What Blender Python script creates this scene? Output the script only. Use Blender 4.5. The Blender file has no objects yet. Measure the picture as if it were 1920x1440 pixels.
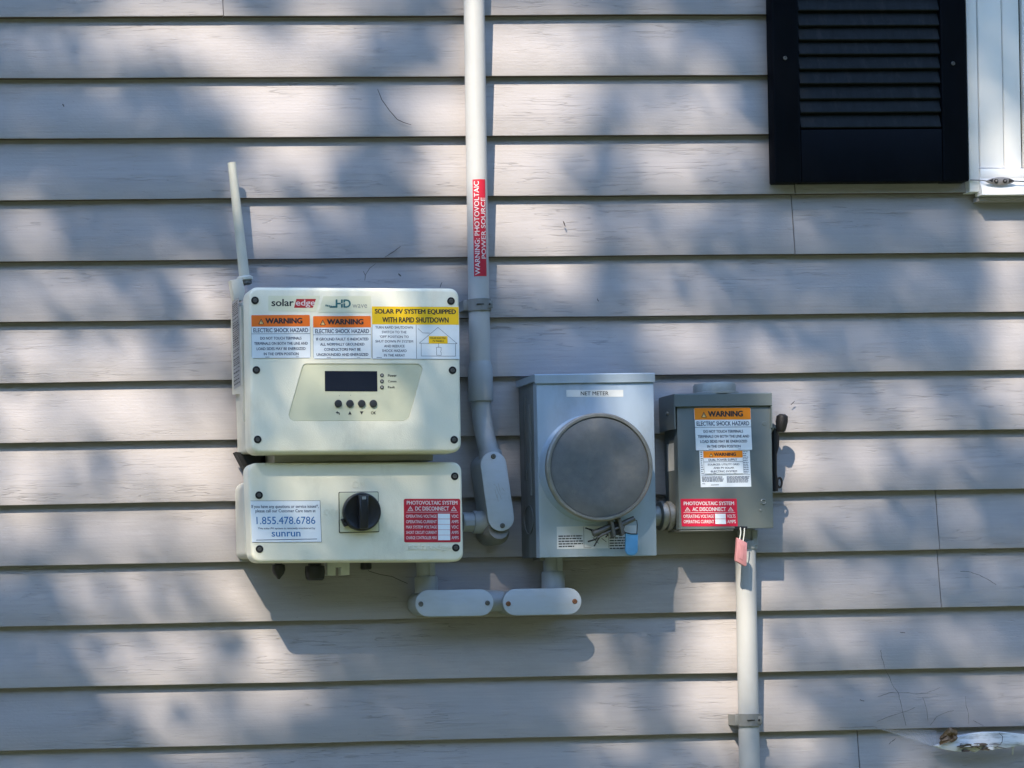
import bpy, bmesh, math, random
from mathutils import Vector, Matrix, noise
random.seed(7)
S = bpy.context.scene
COL = S.collection

# ------------------------------------------------------------------ camera
W_PX, H_PX = 1920.0, 1440.0
CAM = Vector((-1.34157, -4.4, 1.57342))
F_PX, YAW, ROLL, PPX, PPY = 4562.09, 0.06769, 0.01959, -91.11, 1175.16
FWD = Vector((math.sin(YAW), math.cos(YAW), 0))
R0 = Vector((math.cos(YAW), -math.sin(YAW), 0)); U0 = Vector((0, 0, 1))
RGT = math.cos(ROLL) * R0 - math.sin(ROLL) * U0
UPV = math.sin(ROLL) * R0 + math.cos(ROLL) * U0
cd = bpy.data.cameras.new('camera'); cam = bpy.data.objects.new('camera', cd); COL.objects.link(cam)
cd.sensor_width = 36; cd.sensor_fit = 'HORIZONTAL'; cd.lens = F_PX / W_PX * 36
cd.shift_x = (W_PX / 2 - PPX) / W_PX; cd.shift_y = (PPY - H_PX / 2) / W_PX
cd.clip_start = 0.05; cd.clip_end = 400
m3 = Matrix((RGT, UPV, -FWD)).transposed()
cam.matrix_world = Matrix.Translation(CAM) @ m3.to_4x4()
S.camera = cam

# ------------------------------------------------------------------ light
SUN = Vector((0.65, 1.0, -1.22))             # direction the light travels
toS = -SUN.normalized()
wd = bpy.data.worlds.new('World'); S.world = wd; wd.use_nodes = True
nt = wd.node_tree; nt.nodes.clear()
sky = nt.nodes.new('ShaderNodeTexSky'); sky.sky_type = 'NISHITA'; sky.sun_disc = False
sky.sun_elevation = math.asin(toS.z); sky.sun_rotation = math.atan2(toS.x, toS.y)
sky.air_density = 1.0; sky.dust_density = 0.1; sky.ozone_density = 2.2
bg = nt.nodes.new('ShaderNodeBackground'); bg.inputs[1].default_value = 0.15
wo = nt.nodes.new('ShaderNodeOutputWorld')
nt.links.new(sky.outputs[0], bg.inputs[0]); nt.links.new(bg.outputs[0], wo.inputs[0])
sl = bpy.data.lights.new('sun', 'SUN'); sl.energy = 2.5; sl.angle = math.radians(0.53); sl.color = (1, 0.87, 0.70)
so = bpy.data.objects.new('sun', sl); COL.objects.link(so); so.location = toS * 30
so.rotation_euler = toS.to_track_quat('Z', 'Y').to_euler()
S.view_settings.view_transform = 'Standard'; S.view_settings.look = 'None'
S.view_settings.gamma = 1; S.view_settings.use_curve_mapping = False
S.view_settings.exposure = 2.08


def P(px, py, d=0.0):
    """photo pixel -> world point on the plane d metres in front of the wall"""
    v = FWD + RGT * ((px - PPX) / F_PX) - UPV * ((py - PPY) / F_PX)
    t = (-d - CAM.y) / v.y
    return CAM + v * t


def XZ(px, py, d):
    p = P(px, py, d); return (p.x, p.z)


def PXL(w):
    v = Vector(w) - CAM; k = v.dot(FWD)
    return PPX + F_PX * v.dot(RGT) / k, PPY - F_PX * v.dot(UPV) / k


# ------------------------------------------------------------------ materials
def nodes(m):
    m.use_nodes = True
    t = m.node_tree
    return t, t.nodes, t.links, next(n for n in t.nodes if n.type == 'BSDF_PRINCIPLED')


def mat(name, col, rough=0.5, metal=0.0, var=0.08, scale=14.0, bump=0.0, bscale=400.0, stretch=(1, 1, 1), spec=0.5,
        stain=None, stain_amt=0.0, stain_scale=6.0, rvar=0.08):
    m = bpy.data.materials.new(name)
    t, N, L, b = nodes(m)
    tc = N.new('ShaderNodeTexCoord'); oi = N.new('ShaderNodeObjectInfo')
    mp = N.new('ShaderNodeMapping'); mp.inputs['Scale'].default_value = stretch
    ad = N.new('ShaderNodeVectorMath'); ad.operation = 'ADD'
    mu = N.new('ShaderNodeMath'); mu.operation = 'MULTIPLY'; mu.inputs[1].default_value = 37.0
    L.new(oi.outputs['Random'], mu.inputs[0]); L.new(tc.outputs['Object'], ad.inputs[0]); L.new(mu.outputs[0], ad.inputs[1])
    L.new(ad.outputs[0], mp.inputs[0])
    nz = N.new('ShaderNodeTexNoise'); nz.inputs['Scale'].default_value = scale; nz.inputs['Detail'].default_value = 6
    nz.inputs['Roughness'].default_value = 0.62
    L.new(mp.outputs[0], nz.inputs['Vector'])
    mx = N.new('ShaderNodeMix'); mx.data_type = 'RGBA'
    mx.inputs[6].default_value = tuple(max(0, c * (1 - var * 1.6)) for c in col) + (1,)
    mx.inputs[7].default_value = tuple(min(1, c * (1 + var * 1.6)) for c in col) + (1,)
    L.new(nz.outputs[0], mx.inputs[0])
    out = mx.outputs[2]
    if stain:
        n2 = N.new('ShaderNodeTexNoise'); n2.inputs['Scale'].default_value = stain_scale; n2.inputs['Detail'].default_value = 8
        n2.inputs['Roughness'].default_value = 0.7
        L.new(mp.outputs[0], n2.inputs['Vector'])
        rp = N.new('ShaderNodeMapRange'); rp.inputs[1].default_value = 0.52; rp.inputs[2].default_value = 0.75
        rp.inputs[3].default_value = 0; rp.inputs[4].default_value = stain_amt
        L.new(n2.outputs[0], rp.inputs[0])
        m2 = N.new('ShaderNodeMix'); m2.data_type = 'RGBA'; m2.inputs[7].default_value = tuple(stain) + (1,)
        L.new(rp.outputs[0], m2.inputs[0]); L.new(out, m2.inputs[6]); out = m2.outputs[2]
    L.new(out, b.inputs['Base Color'])
    rr_ = N.new('ShaderNodeMapRange'); rr_.inputs[3].default_value = max(0.02, rough - rvar); rr_.inputs[4].default_value = min(1, rough + rvar)
    L.new(nz.outputs[0], rr_.inputs[0]); L.new(rr_.outputs[0], b.inputs['Roughness'])
    b.inputs['Metallic'].default_value = metal
    b.inputs['Specular IOR Level'].default_value = spec
    if bump:
        n3 = N.new('ShaderNodeTexNoise'); n3.inputs['Scale'].default_value = bscale; n3.inputs['Detail'].default_value = 3
        L.new(mp.outputs[0], n3.inputs['Vector'])
        bp = N.new('ShaderNodeBump'); bp.inputs['Strength'].default_value = bump; bp.inputs['Distance'].default_value = 0.0012
        L.new(n3.outputs[0], bp.inputs['Height']); L.new(bp.outputs[0], b.inputs['Normal'])
    return m


def siding_mat():
    m = bpy.data.materials.new('painted_clapboard')
    t, N, L, b = nodes(m)
    tc = N.new('ShaderNodeTexCoord'); oi = N.new('ShaderNodeObjectInfo')
    mu = N.new('ShaderNodeMath'); mu.operation = 'MULTIPLY'; mu.inputs[1].default_value = 53.0
    ad = N.new('ShaderNodeVectorMath'); ad.operation = 'ADD'
    L.new(oi.outputs['Random'], mu.inputs[0]); L.new(tc.outputs['Object'], ad.inputs[0]); L.new(mu.outputs[0], ad.inputs[1])

    def nz(scale_vec, detail, rough=0.5, dist=0.0):
        mp = N.new('ShaderNodeMapping'); mp.inputs['Scale'].default_value = scale_vec
        L.new(ad.outputs[0], mp.inputs[0])
        n = N.new('ShaderNodeTexNoise'); n.inputs['Scale'].default_value = 1.0; n.inputs['Detail'].default_value = detail
        n.inputs['Roughness'].default_value = rough; n.inputs['Distortion'].default_value = dist
        L.new(mp.outputs[0], n.inputs['Vector']); return n.outputs[0]

    def rng(x, a, b_, c, d_):
        r = N.new('ShaderNodeMapRange'); r.inputs[1].default_value = a; r.inputs[2].default_value = b_
        r.inputs[3].default_value = c; r.inputs[4].default_value = d_; L.new(x, r.inputs[0]); return r.outputs[0]

    def mth(op, x, y):
        q = N.new('ShaderNodeMath'); q.operation = op
        for k, v in enumerate((x, y)):
            if isinstance(v, (int, float)): q.inputs[k].default_value = v
            else: L.new(v, q.inputs[k])
        return q.outputs[0]
    big = nz((1.6, 1.6, 4.0), 5, 0.6)
    grain = nz((9, 30, 260), 5, 0.65)
    line = nz((8, 30, 170), 2.0, 0.5, 0.0)
    crack = rng(mth('ABSOLUTE', mth('SUBTRACT', line, 0.5), 0), 0.0, 0.016, 1.0, 0.0)
    region = rng(nz((2.4, 9, 12), 4, 0.6), 0.40, 0.60, 0.0, 1.0)
    gaps = rng(nz((11, 40, 55), 2), 0.44, 0.56, 0.0, 1.0)
    crack = mth('MULTIPLY', mth('MULTIPLY', crack, region), gaps)
    speck = rng(nz((260, 260, 260), 2), 0.73, 0.78, 0.0, 1.0)

    def mix(f, a, b_):
        x = N.new('ShaderNodeMix'); x.data_type = 'RGBA'
        if isinstance(f, float): x.inputs[0].default_value = f
        else: L.new(f, x.inputs[0])
        for k, v in ((6, a), (7, b_)):
            if isinstance(v, tuple): x.inputs[k].default_value = v + (1,)
            else: L.new(v, x.inputs[k])
        return x.outputs[2]
    c = mix(rng(big, 0.3, 0.7, 0, 1), (0.330, 0.314, 0.323), (0.387, 0.368, 0.375))
    c = mix(rng(grain, 0.36, 0.74, 0, 0.28), c, (0.235, 0.225, 0.235))
    c = mix(rng(nz((2.2, 5, 7), 7, 0.7), 0.54, 0.8, 0, 0.6), c, (0.215, 0.20, 0.185))
    c = mix(mth('MULTIPLY', crack, 0.3), c, (0.085, 0.075, 0.075))
    c = mix(mth('MULTIPLY', speck, 0.35), c, (0.12, 0.11, 0.10))
    # vertical tone differs a little from board to board
    tone = rng(oi.outputs['Random'], 0, 1, 0.94, 1.05)
    hs = N.new('ShaderNodeHueSaturation'); L.new(c, hs.inputs['Color']); L.new(tone, hs.inputs['Value'])
    L.new(hs.outputs[0], b.inputs['Base Color'])
    L.new(rng(grain, 0.3, 0.7, 0.36, 0.56), b.inputs['Roughness'])
    b.inputs['Specular IOR Level'].default_value = 0.45
    h = mth('SUBTRACT', mth('ADD', mth('MULTIPLY', grain, 0.5), mth('MULTIPLY', nz((170, 170, 240), 3), 0.35)), mth('MULTIPLY', crack, 0.9))
    bp = N.new('ShaderNodeBump'); bp.inputs['Strength'].default_value = 0.7; bp.inputs['Distance'].default_value = 0.0011
    L.new(h, bp.inputs['Height']); L.new(bp.outputs[0], b.inputs['Normal'])
    return m


def leaf_mat():
    m = bpy.data.materials.new('tree_leaf')
    t, N, L, b = nodes(m)
    g = N.new('ShaderNodeNewGeometry')
    mx = N.new('ShaderNodeMix'); mx.data_type = 'RGBA'
    mx.inputs[6].default_value = (0.035, 0.075, 0.015, 1); mx.inputs[7].default_value = (0.08, 0.12, 0.03, 1)
    L.new(g.outputs['Random Per Island'], mx.inputs[0]); L.new(mx.outputs[2], b.inputs['Base Color'])
    b.inputs['Roughness'].default_value = 0.5
    return m


M = dict(
    siding=siding_mat(),
    butt=mat('bare_wood_and_lap_shade', (0.085, 0.062, 0.047), 0.9, var=0.35, scale=30, stretch=(1, 1, 1)),  # dark brown deepens the shadow under the laps; also colours bare wood chips
    sheath=mat('house_wrap', (0.10, 0.085, 0.07), 0.9),
    concrete=mat('foundation_concrete', (0.32, 0.31, 0.29), 0.9, var=0.15, bump=0.4, bscale=120),
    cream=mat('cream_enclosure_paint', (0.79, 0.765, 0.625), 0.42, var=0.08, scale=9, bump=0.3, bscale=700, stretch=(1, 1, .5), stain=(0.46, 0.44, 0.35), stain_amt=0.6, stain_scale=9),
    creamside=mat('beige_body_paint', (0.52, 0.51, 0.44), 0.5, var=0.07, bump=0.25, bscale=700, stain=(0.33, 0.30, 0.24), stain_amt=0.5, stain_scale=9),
    panel=mat('yellowed_display_panel', (0.58, 0.585, 0.43), 0.45, var=0.05, scale=25, bump=0.2, bscale=1200, stain=(0.42, 0.40, 0.28), stain_amt=0.3),
    logo_plate=mat('yellowed_logo_plate', (0.74, 0.73, 0.55), 0.35, var=0.03),
    screen=mat('display_glass', (0.012, 0.016, 0.03), 0.12, var=0.05, rvar=0.03),
    rubber=mat('black_rubber', (0.022, 0.024, 0.028), 0.55, var=0.2),
    black=mat('black_plastic', (0.010, 0.010, 0.012), 0.38, var=0.2, bump=0.15, bscale=500),
    hole=mat('dark_recess', (0.018, 0.017, 0.016), 0.8),
    steel=mat('screw_steel', (0.55, 0.53, 0.50), 0.35, metal=1.0, var=0.2, scale=200),
    rusty=mat('rusted_screw', (0.20, 0.09, 0.045), 0.75, metal=0.3, var=0.4, scale=300),
    pvc=mat('grey_conduit_plastic', (0.30, 0.325, 0.35), 0.42, var=0.06, scale=12, bump=0.12, bscale=600, stain=(0.27, 0.26, 0.235), stain_amt=0.45, stain_scale=11),
    pvclight=mat('sunlit_conduit_plastic', (0.365, 0.375, 0.38), 0.5, var=0.06, scale=10, bump=0.15, bscale=500, stain=(0.26, 0.245, 0.215), stain_amt=0.45, stain_scale=10),  # lighter copy of the conduit plastic, sunlight on the pipes put into its colour
    strap=mat('strap_plastic', (0.165, 0.17, 0.165), 0.55, var=0.12, bump=0.2),
    plate=mat('fitting_cover_plastic', (0.39, 0.44, 0.50), 0.46, var=0.06, scale=18, bump=0.22, bscale=500, stretch=(1, 1, 4), stain=(0.32, 0.32, 0.31), stain_amt=0.4, stain_scale=14),
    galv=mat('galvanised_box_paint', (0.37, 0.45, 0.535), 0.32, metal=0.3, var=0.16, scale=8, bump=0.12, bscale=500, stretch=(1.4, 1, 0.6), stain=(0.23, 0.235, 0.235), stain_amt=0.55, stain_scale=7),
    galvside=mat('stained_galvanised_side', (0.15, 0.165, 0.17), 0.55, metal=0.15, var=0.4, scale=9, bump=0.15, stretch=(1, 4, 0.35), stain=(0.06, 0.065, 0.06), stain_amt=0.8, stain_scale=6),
    ring=mat('weathered_ring_metal', (0.27, 0.265, 0.245), 0.45, metal=0.6, var=0.3, scale=30, bump=0.2),
    disc=mat('grey_blank_disc', (0.112, 0.120, 0.125), 0.36, var=0.16, scale=70, bump=0.5, bscale=900, stain=(0.17, 0.165, 0.155), stain_amt=0.8, stain_scale=26),
    dkgrey=mat('dark_grey_enamel', (0.122, 0.148, 0.152), 0.36, var=0.05, scale=12, bump=0.15, bscale=700, stain=(0.17, 0.17, 0.155), stain_amt=0.35, stain_scale=9),
    hub=mat('cast_hub_metal', (0.28, 0.29, 0.275), 0.55, metal=0.4, var=0.15, bump=0.3, bscale=300),
    bush=mat('cast_connector', (0.28, 0.28, 0.265), 0.5, metal=0.6, var=0.25, bump=0.3, bscale=300),
    shutter=mat('black_shutter_paint', (0.0022, 0.0034, 0.0062), 0.5, var=0.25, scale=12, bump=0.25, bscale=500, stretch=(3, 3, 1), spec=0.07),
    slat=mat('chalky_black_slat', (0.0095, 0.0125, 0.0155), 0.62, var=0.5, scale=22, bump=0.35, bscale=380, stretch=(3, 1, 1), spec=0.15, stain=(0.03, 0.031, 0.033), stain_amt=0.7, stain_scale=20),
    white=mat('white_window_paint', (0.80, 0.80, 0.79), 0.4, var=0.03, bump=0.08, bscale=300, stain=(0.62, 0.60, 0.56), stain_amt=0.3),
    whiteworn=mat('worn_white_paint', (0.66, 0.67, 0.68), 0.6, var=0.12, scale=30, bump=0.6, bscale=160, stretch=(.5, 1, 2.2), stain=(0.15, 0.13, 0.11), stain_amt=0.95, stain_scale=34),
    glass=mat('window_glass', (0.02, 0.022, 0.025), 0.05, rvar=0.02),
    paper=mat('white_sticker', (0.76, 0.81, 0.85), 0.35, var=0.05, scale=20, stain=(0.60, 0.62, 0.62), stain_amt=.35, stain_scale=24),
    paperdim=mat('weathered_white_sticker', (0.60, 0.62, 0.62), 0.5, var=0.07, scale=40, stain=(0.40, 0.38, 0.33), stain_amt=0.5, stain_scale=30),
    greylabel=mat('grey_label', (0.33, 0.33, 0.33), 0.45, var=0.1),
    orange=mat('orange_ink', (0.85, 0.17, 0.015), 0.4, var=0.05), orange2=mat('amber_ink', (0.84, 0.25, 0.012), 0.4, var=0.05),
    yellow=mat('yellow_ink', (0.86, 0.54, 0.012), 0.4, var=0.05),
    red=mat('red_ink', (0.44, 0.012, 0.032), 0.4, var=0.05), red2=mat('rose_red_ink', (0.50, 0.012, 0.045), 0.4, var=0.05),
    logored=mat('logo_red', (0.42, 0.025, 0.03), 0.4), teal=mat('teal_ink', (0.03, 0.15, 0.16), 0.4), grey=mat('grey_ink', (0.28, 0.28, 0.26), 0.5),
    ink=mat('black_ink', (0.02, 0.02, 0.024), 0.5), blueink=mat('blue_ink', (0.03, 0.16, 0.40), 0.45), navy=mat('navy_ink', (0.03, 0.05, 0.11), 0.5),
    amberink=mat('pale_amber_ink', (0.95, 0.62, 0.25), 0.4), whiteink=mat('white_ink', (0.66, 0.60, 0.61), 0.4),
    bluetag=mat('blue_seal_plastic', (0.10, 0.31, 0.54), 0.35, var=0.15, scale=60), pinktag=mat('faded_red_seal', (0.42, 0.19, 0.20), 0.5, var=0.15, scale=60),
    wire=mat('dark_wire', (0.02, 0.02, 0.02), 0.4), zinc=mat('zinc_wire', (0.45, 0.45, 0.43), 0.4, metal=0.8, var=0.2),
    clip=mat('weathered_clip_metal', (0.27, 0.25, 0.235), 0.5, metal=0.5, var=0.3, scale=90, bump=0.3),
    lead=mat('dull_clamp_metal', (0.13, 0.127, 0.118), 0.5, metal=0.6, var=0.3, scale=80, bump=0.3),
    twig=mat('dry_tendril', (0.075, 0.064, 0.062), 0.8), deadleaf=mat('dead_leaf', (0.20, 0.125, 0.07), 0.7, var=0.4, scale=90, bump=0.5, bscale=200),
    whiteplug=mat('white_nylon', (0.62, 0.64, 0.60), 0.5), bark=mat('bark', (0.09, 0.07, 0.055), 0.9, var=0.3, bump=0.8, bscale=40),
    leaf=leaf_mat(), ground=mat('grass_ground', (0.075, 0.095, 0.04), 0.95, var=0.4, scale=3, bump=0.6, bscale=40),
    web=mat('cobweb_silk', (0.62, 0.62, 0.62), 0.6), shingle=mat('roof_shingle', (0.07, 0.07, 0.075), 0.9),
)
# cobweb: thin translucent film
_t, _N, _L, _b = nodes(M['web']); _b.inputs['Alpha'].default_value = 0.13


# ------------------------------------------------------------------ object helpers
def wloc(o):
    v = Vector((0, 0, 0))
    while o: v += o.location; o = o.parent
    return v


def thing(name, label, cat, loc, group=None):
    o = bpy.data.objects.new(name, None); COL.objects.link(o); o.location = loc
    o.empty_display_size = 0.05
    o['label'] = label; o['category'] = cat
    if group: o['group'] = group
    return o


def obj(name, bm, m, parent=None, label=None, sharp=35, loc=None, recalc=True, cat=None, kind=None, group=None):
    if recalc: bmesh.ops.recalc_face_normals(bm, faces=bm.faces[:])
    me = bpy.data.meshes.new(name)
    o = bpy.data.objects.new(name, me)
    base = wloc(parent) if parent else Vector((0, 0, 0))
    if loc is not None:
        o.location = Vector(loc) - base; base = Vector(loc)
    if base.length: bmesh.ops.translate(bm, verts=bm.verts[:], vec=-base)
    bm.to_mesh(me); bm.free()
    me.shade_smooth(); me.set_sharp_from_angle(angle=math.radians(sharp))
    me.materials.append(m); COL.objects.link(o)
    if parent: o.parent = parent
    if label: o['label'] = label
    if cat: o['category'] = cat
    if kind: o['kind'] = kind
    if group: o['group'] = group
    return o


def dup(o, offset, parent=None):
    c = o.copy(); COL.objects.link(c); c.parent = parent or o.parent; c.location = o.location + Vector(offset)
    for ch in o.children:
        k = ch.copy(); COL.objects.link(k); k.parent = c
    return c


def BM(): return bmesh.new()


def area2(pts):
    return sum(a[0] * b[1] - b[0] * a[1] for a, b in zip(pts, pts[1:] + pts[:1]))


def inset(pts, t):
    if abs(t) < 1e-9: return list(pts)
    n = len(pts); out = []
    for i in range(n):
        p0, p, p1 = Vector(pts[i - 1]), Vector(pts[i]), Vector(pts[(i + 1) % n])
        a = (p - p0).normalized(); b = (p1 - p).normalized()
        na, nb = Vector((-a.y, a.x)), Vector((-b.y, b.x))
        k = na + nb; k = k / max(0.35, k.length_squared / 2 + 1e-9) if k.length > 1e-6 else na
        k = (na + nb) / (1 + max(-0.6, na.dot(nb)))
        q = p + k * t; out.append((q.x, q.y))
    return out


def prism(bm, outline, df, db, bev=0.0, seg=3, hole=None, hole_depth=0.0):
    """solid whose front face lies df in front of the wall and back db; outline in (x, z)"""
    pts = list(outline)
    if area2(pts) < 0: pts.reverse()
    rings = [(0, db)]
    if bev:
        for k in range(seg + 1):
            a = math.pi / 2 * k / seg
            rings.append((bev * (1 - math.cos(a)), df - bev + bev * math.sin(a)))
    else: rings.append((0, df))
    R = []
    for t, d in rings:
        R.append([bm.verts.new((x, -d, z)) for x, z in inset(pts, t)])
    n = len(pts)
    for a, b in zip(R, R[1:]):
        for i in range(n): bm.faces.new((a[i], a[(i + 1) % n], b[(i + 1) % n], b[i]))
    bm.faces.new(R[0])
    if hole is None: bm.faces.new(R[-1])
    else:
        hv = [bm.verts.new((x, -df, z)) for x, z in hole]; hb = [bm.verts.new((x, -(df - hole_depth), z)) for x, z in hole]
        k = len(hv); ed = []
        for i in range(k): ed.append(bm.edges.new((hv[i], hv[(i + 1) % k])))
        for i in range(n): ed.append(bm.edges.get((R[-1][i], R[-1][(i + 1) % n])))
        bmesh.ops.triangle_fill(bm, use_beauty=True, edges=ed)
        for i in range(k): bm.faces.new((hv[i], hv[(i + 1) % k], hb[(i + 1) % k], hb[i]))
        bm.faces.new(hb)
    return bm


def rquad(c, r, n=6):
    """four corners (x,z) with rounded corners; r one radius or four"""
    rs = r if isinstance(r, (list, tuple)) else [r] * 4
    out = []
    for i in range(4):
        p0, p, p1 = Vector(c[i - 1]), Vector(c[i]), Vector(c[(i + 1) % 4])
        a = (p0 - p).normalized(); b = (p1 - p).normalized(); rr = rs[i]
        if rr <= 0: out.append((p.x, p.y)); continue
        s, e = p + a * rr, p + b * rr; ce = p + (a + b) * rr
        for k in range(n + 1):
            t = math.pi / 2 * k / n
            q = ce - b * rr * math.cos(t) - a * rr * math.sin(t)
            out.append((q.x, q.y))
    return out


def rect(x0, x1, z0, z1, r=0.0, n=4):
    return rquad([(x0, z1), (x1, z1), (x1, z0), (x0, z0)], r, n)


def stadium(a, b, r, n=12):
    """a,b (x,z) centres of the ends"""
    a, b = Vector(a), Vector(b); u = (b - a).normalized(); v = Vector((-u.y, u.x)); out = []
    for c, s in ((b, 1), (a, -1)):
        for k in range(n + 1):
            t = -math.pi / 2 + math.pi * k / n
            q = c + (u * math.cos(t) + v * math.sin(t)) * r * s
            out.append((q.x, q.y))
    return out


def circ(c, r, n=32):
    return [(c[0] + r * math.cos(2 * math.pi * k / n), c[1] + r * math.sin(2 * math.pi * k / n)) for k in range(n)]


def tube(bm, pts, r, n=10, caps=True):
    pts = [Vector(p) for p in pts]
    rs = r if isinstance(r, (list, tuple)) else [r] * len(pts)
    R = []; up = None
    for i, p in enumerate(pts):
        t = (pts[min(i + 1, len(pts) - 1)] - pts[max(i - 1, 0)]).normalized()
        if up is None:
            up = Vector((0, -1, 0)) if abs(t.y) < 0.9 else Vector((0, 0, 1))
        s = t.cross(up).normalized(); up = s.cross(t).normalized()
        R.append([bm.verts.new(p + (s * math.cos(2 * math.pi * k / n) + up * math.sin(2 * math.pi * k / n)) * rs[i]) for k in range(n)])
    for a, b in zip(R, R[1:]):
        for k in range(n): bm.faces.new((a[k], a[(k + 1) % n], b[(k + 1) % n], b[k]))
    if caps: bm.faces.new(R[0]); bm.faces.new(R[-1])
    return bm


def lathe(bm, prof, o, axis, n=32):
    """prof [(r, h)] turned round axis through o"""
    o = Vector(o); ax = Vector(axis).normalized()
    s = ax.cross(Vector((0, 0, 1)) if abs(ax.z) < 0.9 else Vector((0, 1, 0))).normalized(); t = ax.cross(s)
    R = []
    for r, h in prof:
        R.append([bm.verts.new(o + ax * h + (s * math.cos(2 * math.pi * k / n) + t * math.sin(2 * math.pi * k / n)) * max(r, 1e-5)) for k in range(n)])
    for a, b in zip(R, R[1:]):
        for k in range(n): bm.faces.new((a[k], a[(k + 1) % n], b[(k + 1) % n], b[k]))
    bm.faces.new(R[0]); bm.faces.new(R[-1])
    return bm


def box(bm, x0, x1, y0, y1, z0, z1):
    v = [bm.verts.new((x, y, z)) for x in (x0, x1) for y in (y0, y1) for z in (z0, z1)]
    for f in ((0, 1, 3, 2), (4, 6, 7, 5), (0, 4, 5, 1), (2, 3, 7, 6), (0, 2, 6, 4), (1, 5, 7, 3)): bm.faces.new([v[i] for i in f])
    return bm


# ------------------------------------------------------------------ lettering
_tc = {}


def text_geo(s, bold):
    if (s, bold) in _tc: return _tc[(s, bold)]
    c = bpy.data.curves.new('lettering_curve', 'FONT'); c.body = s; c.size = 1; c.resolution_u = 3
    o = bpy.data.objects.new('lettering_curve', c); COL.objects.link(o)
    bpy.context.view_layer.update()
    me = bpy.data.meshes.new_from_object(o.evaluated_get(bpy.context.evaluated_depsgraph_get()))
    v0 = [(v.co.x, v.co.y) for v in me.vertices]; f0 = [tuple(p.vertices) for p in me.polygons]
    bpy.data.objects.remove(o); bpy.data.curves.remove(c); bpy.data.meshes.remove(me)
    vs, fs, hs = [], [], []
    steps = [(0, 0)] if not bold else [(0, 0), (1, 0), (.5, .5), (.5, -.5)]
    for k, (sx, sy) in enumerate(steps):
        n = len(vs); vs += [(x + sx * bold * 2.4, y + sy * bold * 1.5) for x, y in v0]; hs += [k * .00002] * len(v0)
        fs += [tuple(i + n for i in f) for f in f0]
    x0, x1 = min(v[0] for v in vs), max(v[0] for v in vs); y0, y1 = min(v[1] for v in vs), max(v[1] for v in vs)
    vs = [((x - x0) / (x1 - x0), (y1 - y) / max(1e-6, y1 - y0), h) for (x, y), h in zip(vs, hs)]
    _tc[(s, bold)] = (vs, fs)
    return _tc[(s, bold)]


class Frame:
    """a flat print area: (u right, v down) in 0..1, h height above the surface"""
    def __init__(s, TL, TR, BL, nrm=(0, -1, 0)):
        s.o, s.du, s.dv, s.n = Vector(TL), Vector(TR) - Vector(TL), Vector(BL) - Vector(TL), Vector(nrm)

    def __call__(s, u, v, h=0.0): return s.o + s.du * u + s.dv * v + s.n * h


def put_poly(bm, F, pts, h):
    f = bm.faces.new([bm.verts.new(F(u, v, h)) for u, v in pts]); return f


def put_text(bm, F, s, u0, u1, v0, v1, h, bold=0.0):
    vs, fs = text_geo(s, bold)
    V = [bm.verts.new(F(u0 + x * (u1 - u0), v0 + y * (v1 - v0), h + e)) for x, y, e in vs]
    for f in fs:
        try: bm.faces.new([V[i] for i in f])
        except ValueError: pass


def put_line(bm, F, a, b, w, h):
    A, B = F(*a, h), F(*b, h); d = (B - A).normalized(); s = d.cross(F.n).normalized() * (w / 2)
    bm.faces.new([bm.verts.new(p) for p in (A - s, B - s, B + s, A + s)])


H1, H2, H3, H4 = 0.0004, 0.0006, 0.0008, 0.0010


def sticker(name, parent, TL, TR, BL, d, m, r=0.003, label=None, frame=None):
    """thin label laid on a face d in front of the wall, corners in photo pixels"""
    F = frame or Frame(P(*TL, d), P(*TR, d), P(*BL, d))
    bm = BM()
    U, V = F.du.length, F.dv.length; ru, rv = r / U, r / V; n = 4 if r > 0 else 0; loop = []
    for cu, cv, a0 in ((ru, rv, 180), (1 - ru, rv, 270), (1 - ru, 1 - rv, 0), (ru, 1 - rv, 90)):
        for k in range(n + 1):
            a = math.radians(a0 + (90 * k / n if n else 0)); loop.append((cu + ru * math.cos(a), cv + rv * math.sin(a)))
    a = [bm.verts.new(F(u, v, 0.00005)) for u, v in loop]; b = [bm.verts.new(F(u, v, H1)) for u, v in loop]
    bm.faces.new(a); bm.faces.new(b)
    for i in range(len(loop)): bm.faces.new((a[i], a[(i + 1) % len(loop)], b[(i + 1) % len(loop)], b[i]))
    o = obj(name, bm, m, parent, label)
    return o, F


def printed(name, o, m, build):
    bm = BM(); build(bm); return obj(name, bm, m, o, recalc=False)


def tri(bm, F, cu, v0, v1, hw, h): put_poly(bm, F, [(cu, v0), (cu + hw, v1), (cu - hw, v1)], h)


# =================================================================== SETTING
g = BM(); box(g, -60, 60, -60, 60, -0.3, 0.0)
obj('ground', g, M['ground'], kind='structure')

E, Z0 = 0.11042, 2.67424
house = thing('house', 'house wall clad in pale grey painted clapboards with weathered, crazed paint', 'house', (0, 0, 0))
b = BM(); box(b, -5, 5, 0.003, 0.15, 0.42, 4.6)
obj('sheathing', b, M['sheath'], house)
b = BM(); box(b, -5, 5, -0.001, 0.2, 0.0, 0.40)
obj('foundation', b, M['concrete'], house)

WIN_X0 = P(1816, 180, 0.05).x; WIN_X1 = WIN_X0 + 0.95
WIN_Z0 = P(1860, 372, 0.03).z; WIN_Z1 = WIN_Z0 + 1.45
OFFS = {0: (-.5, 1.7), 1: (-1, 0), 3: (-.3, -.2), 4: (-.9, -1.6), 5: (-.5, -2.4), 7: (2.3, -.4), 10: (.7, 2.6), 12: (-2.3, -.4)}
SEAMS = {0: [417], 3: [1488], 4: [1488], 9: [1759], 10: [1762], 13: [1612]}


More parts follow.
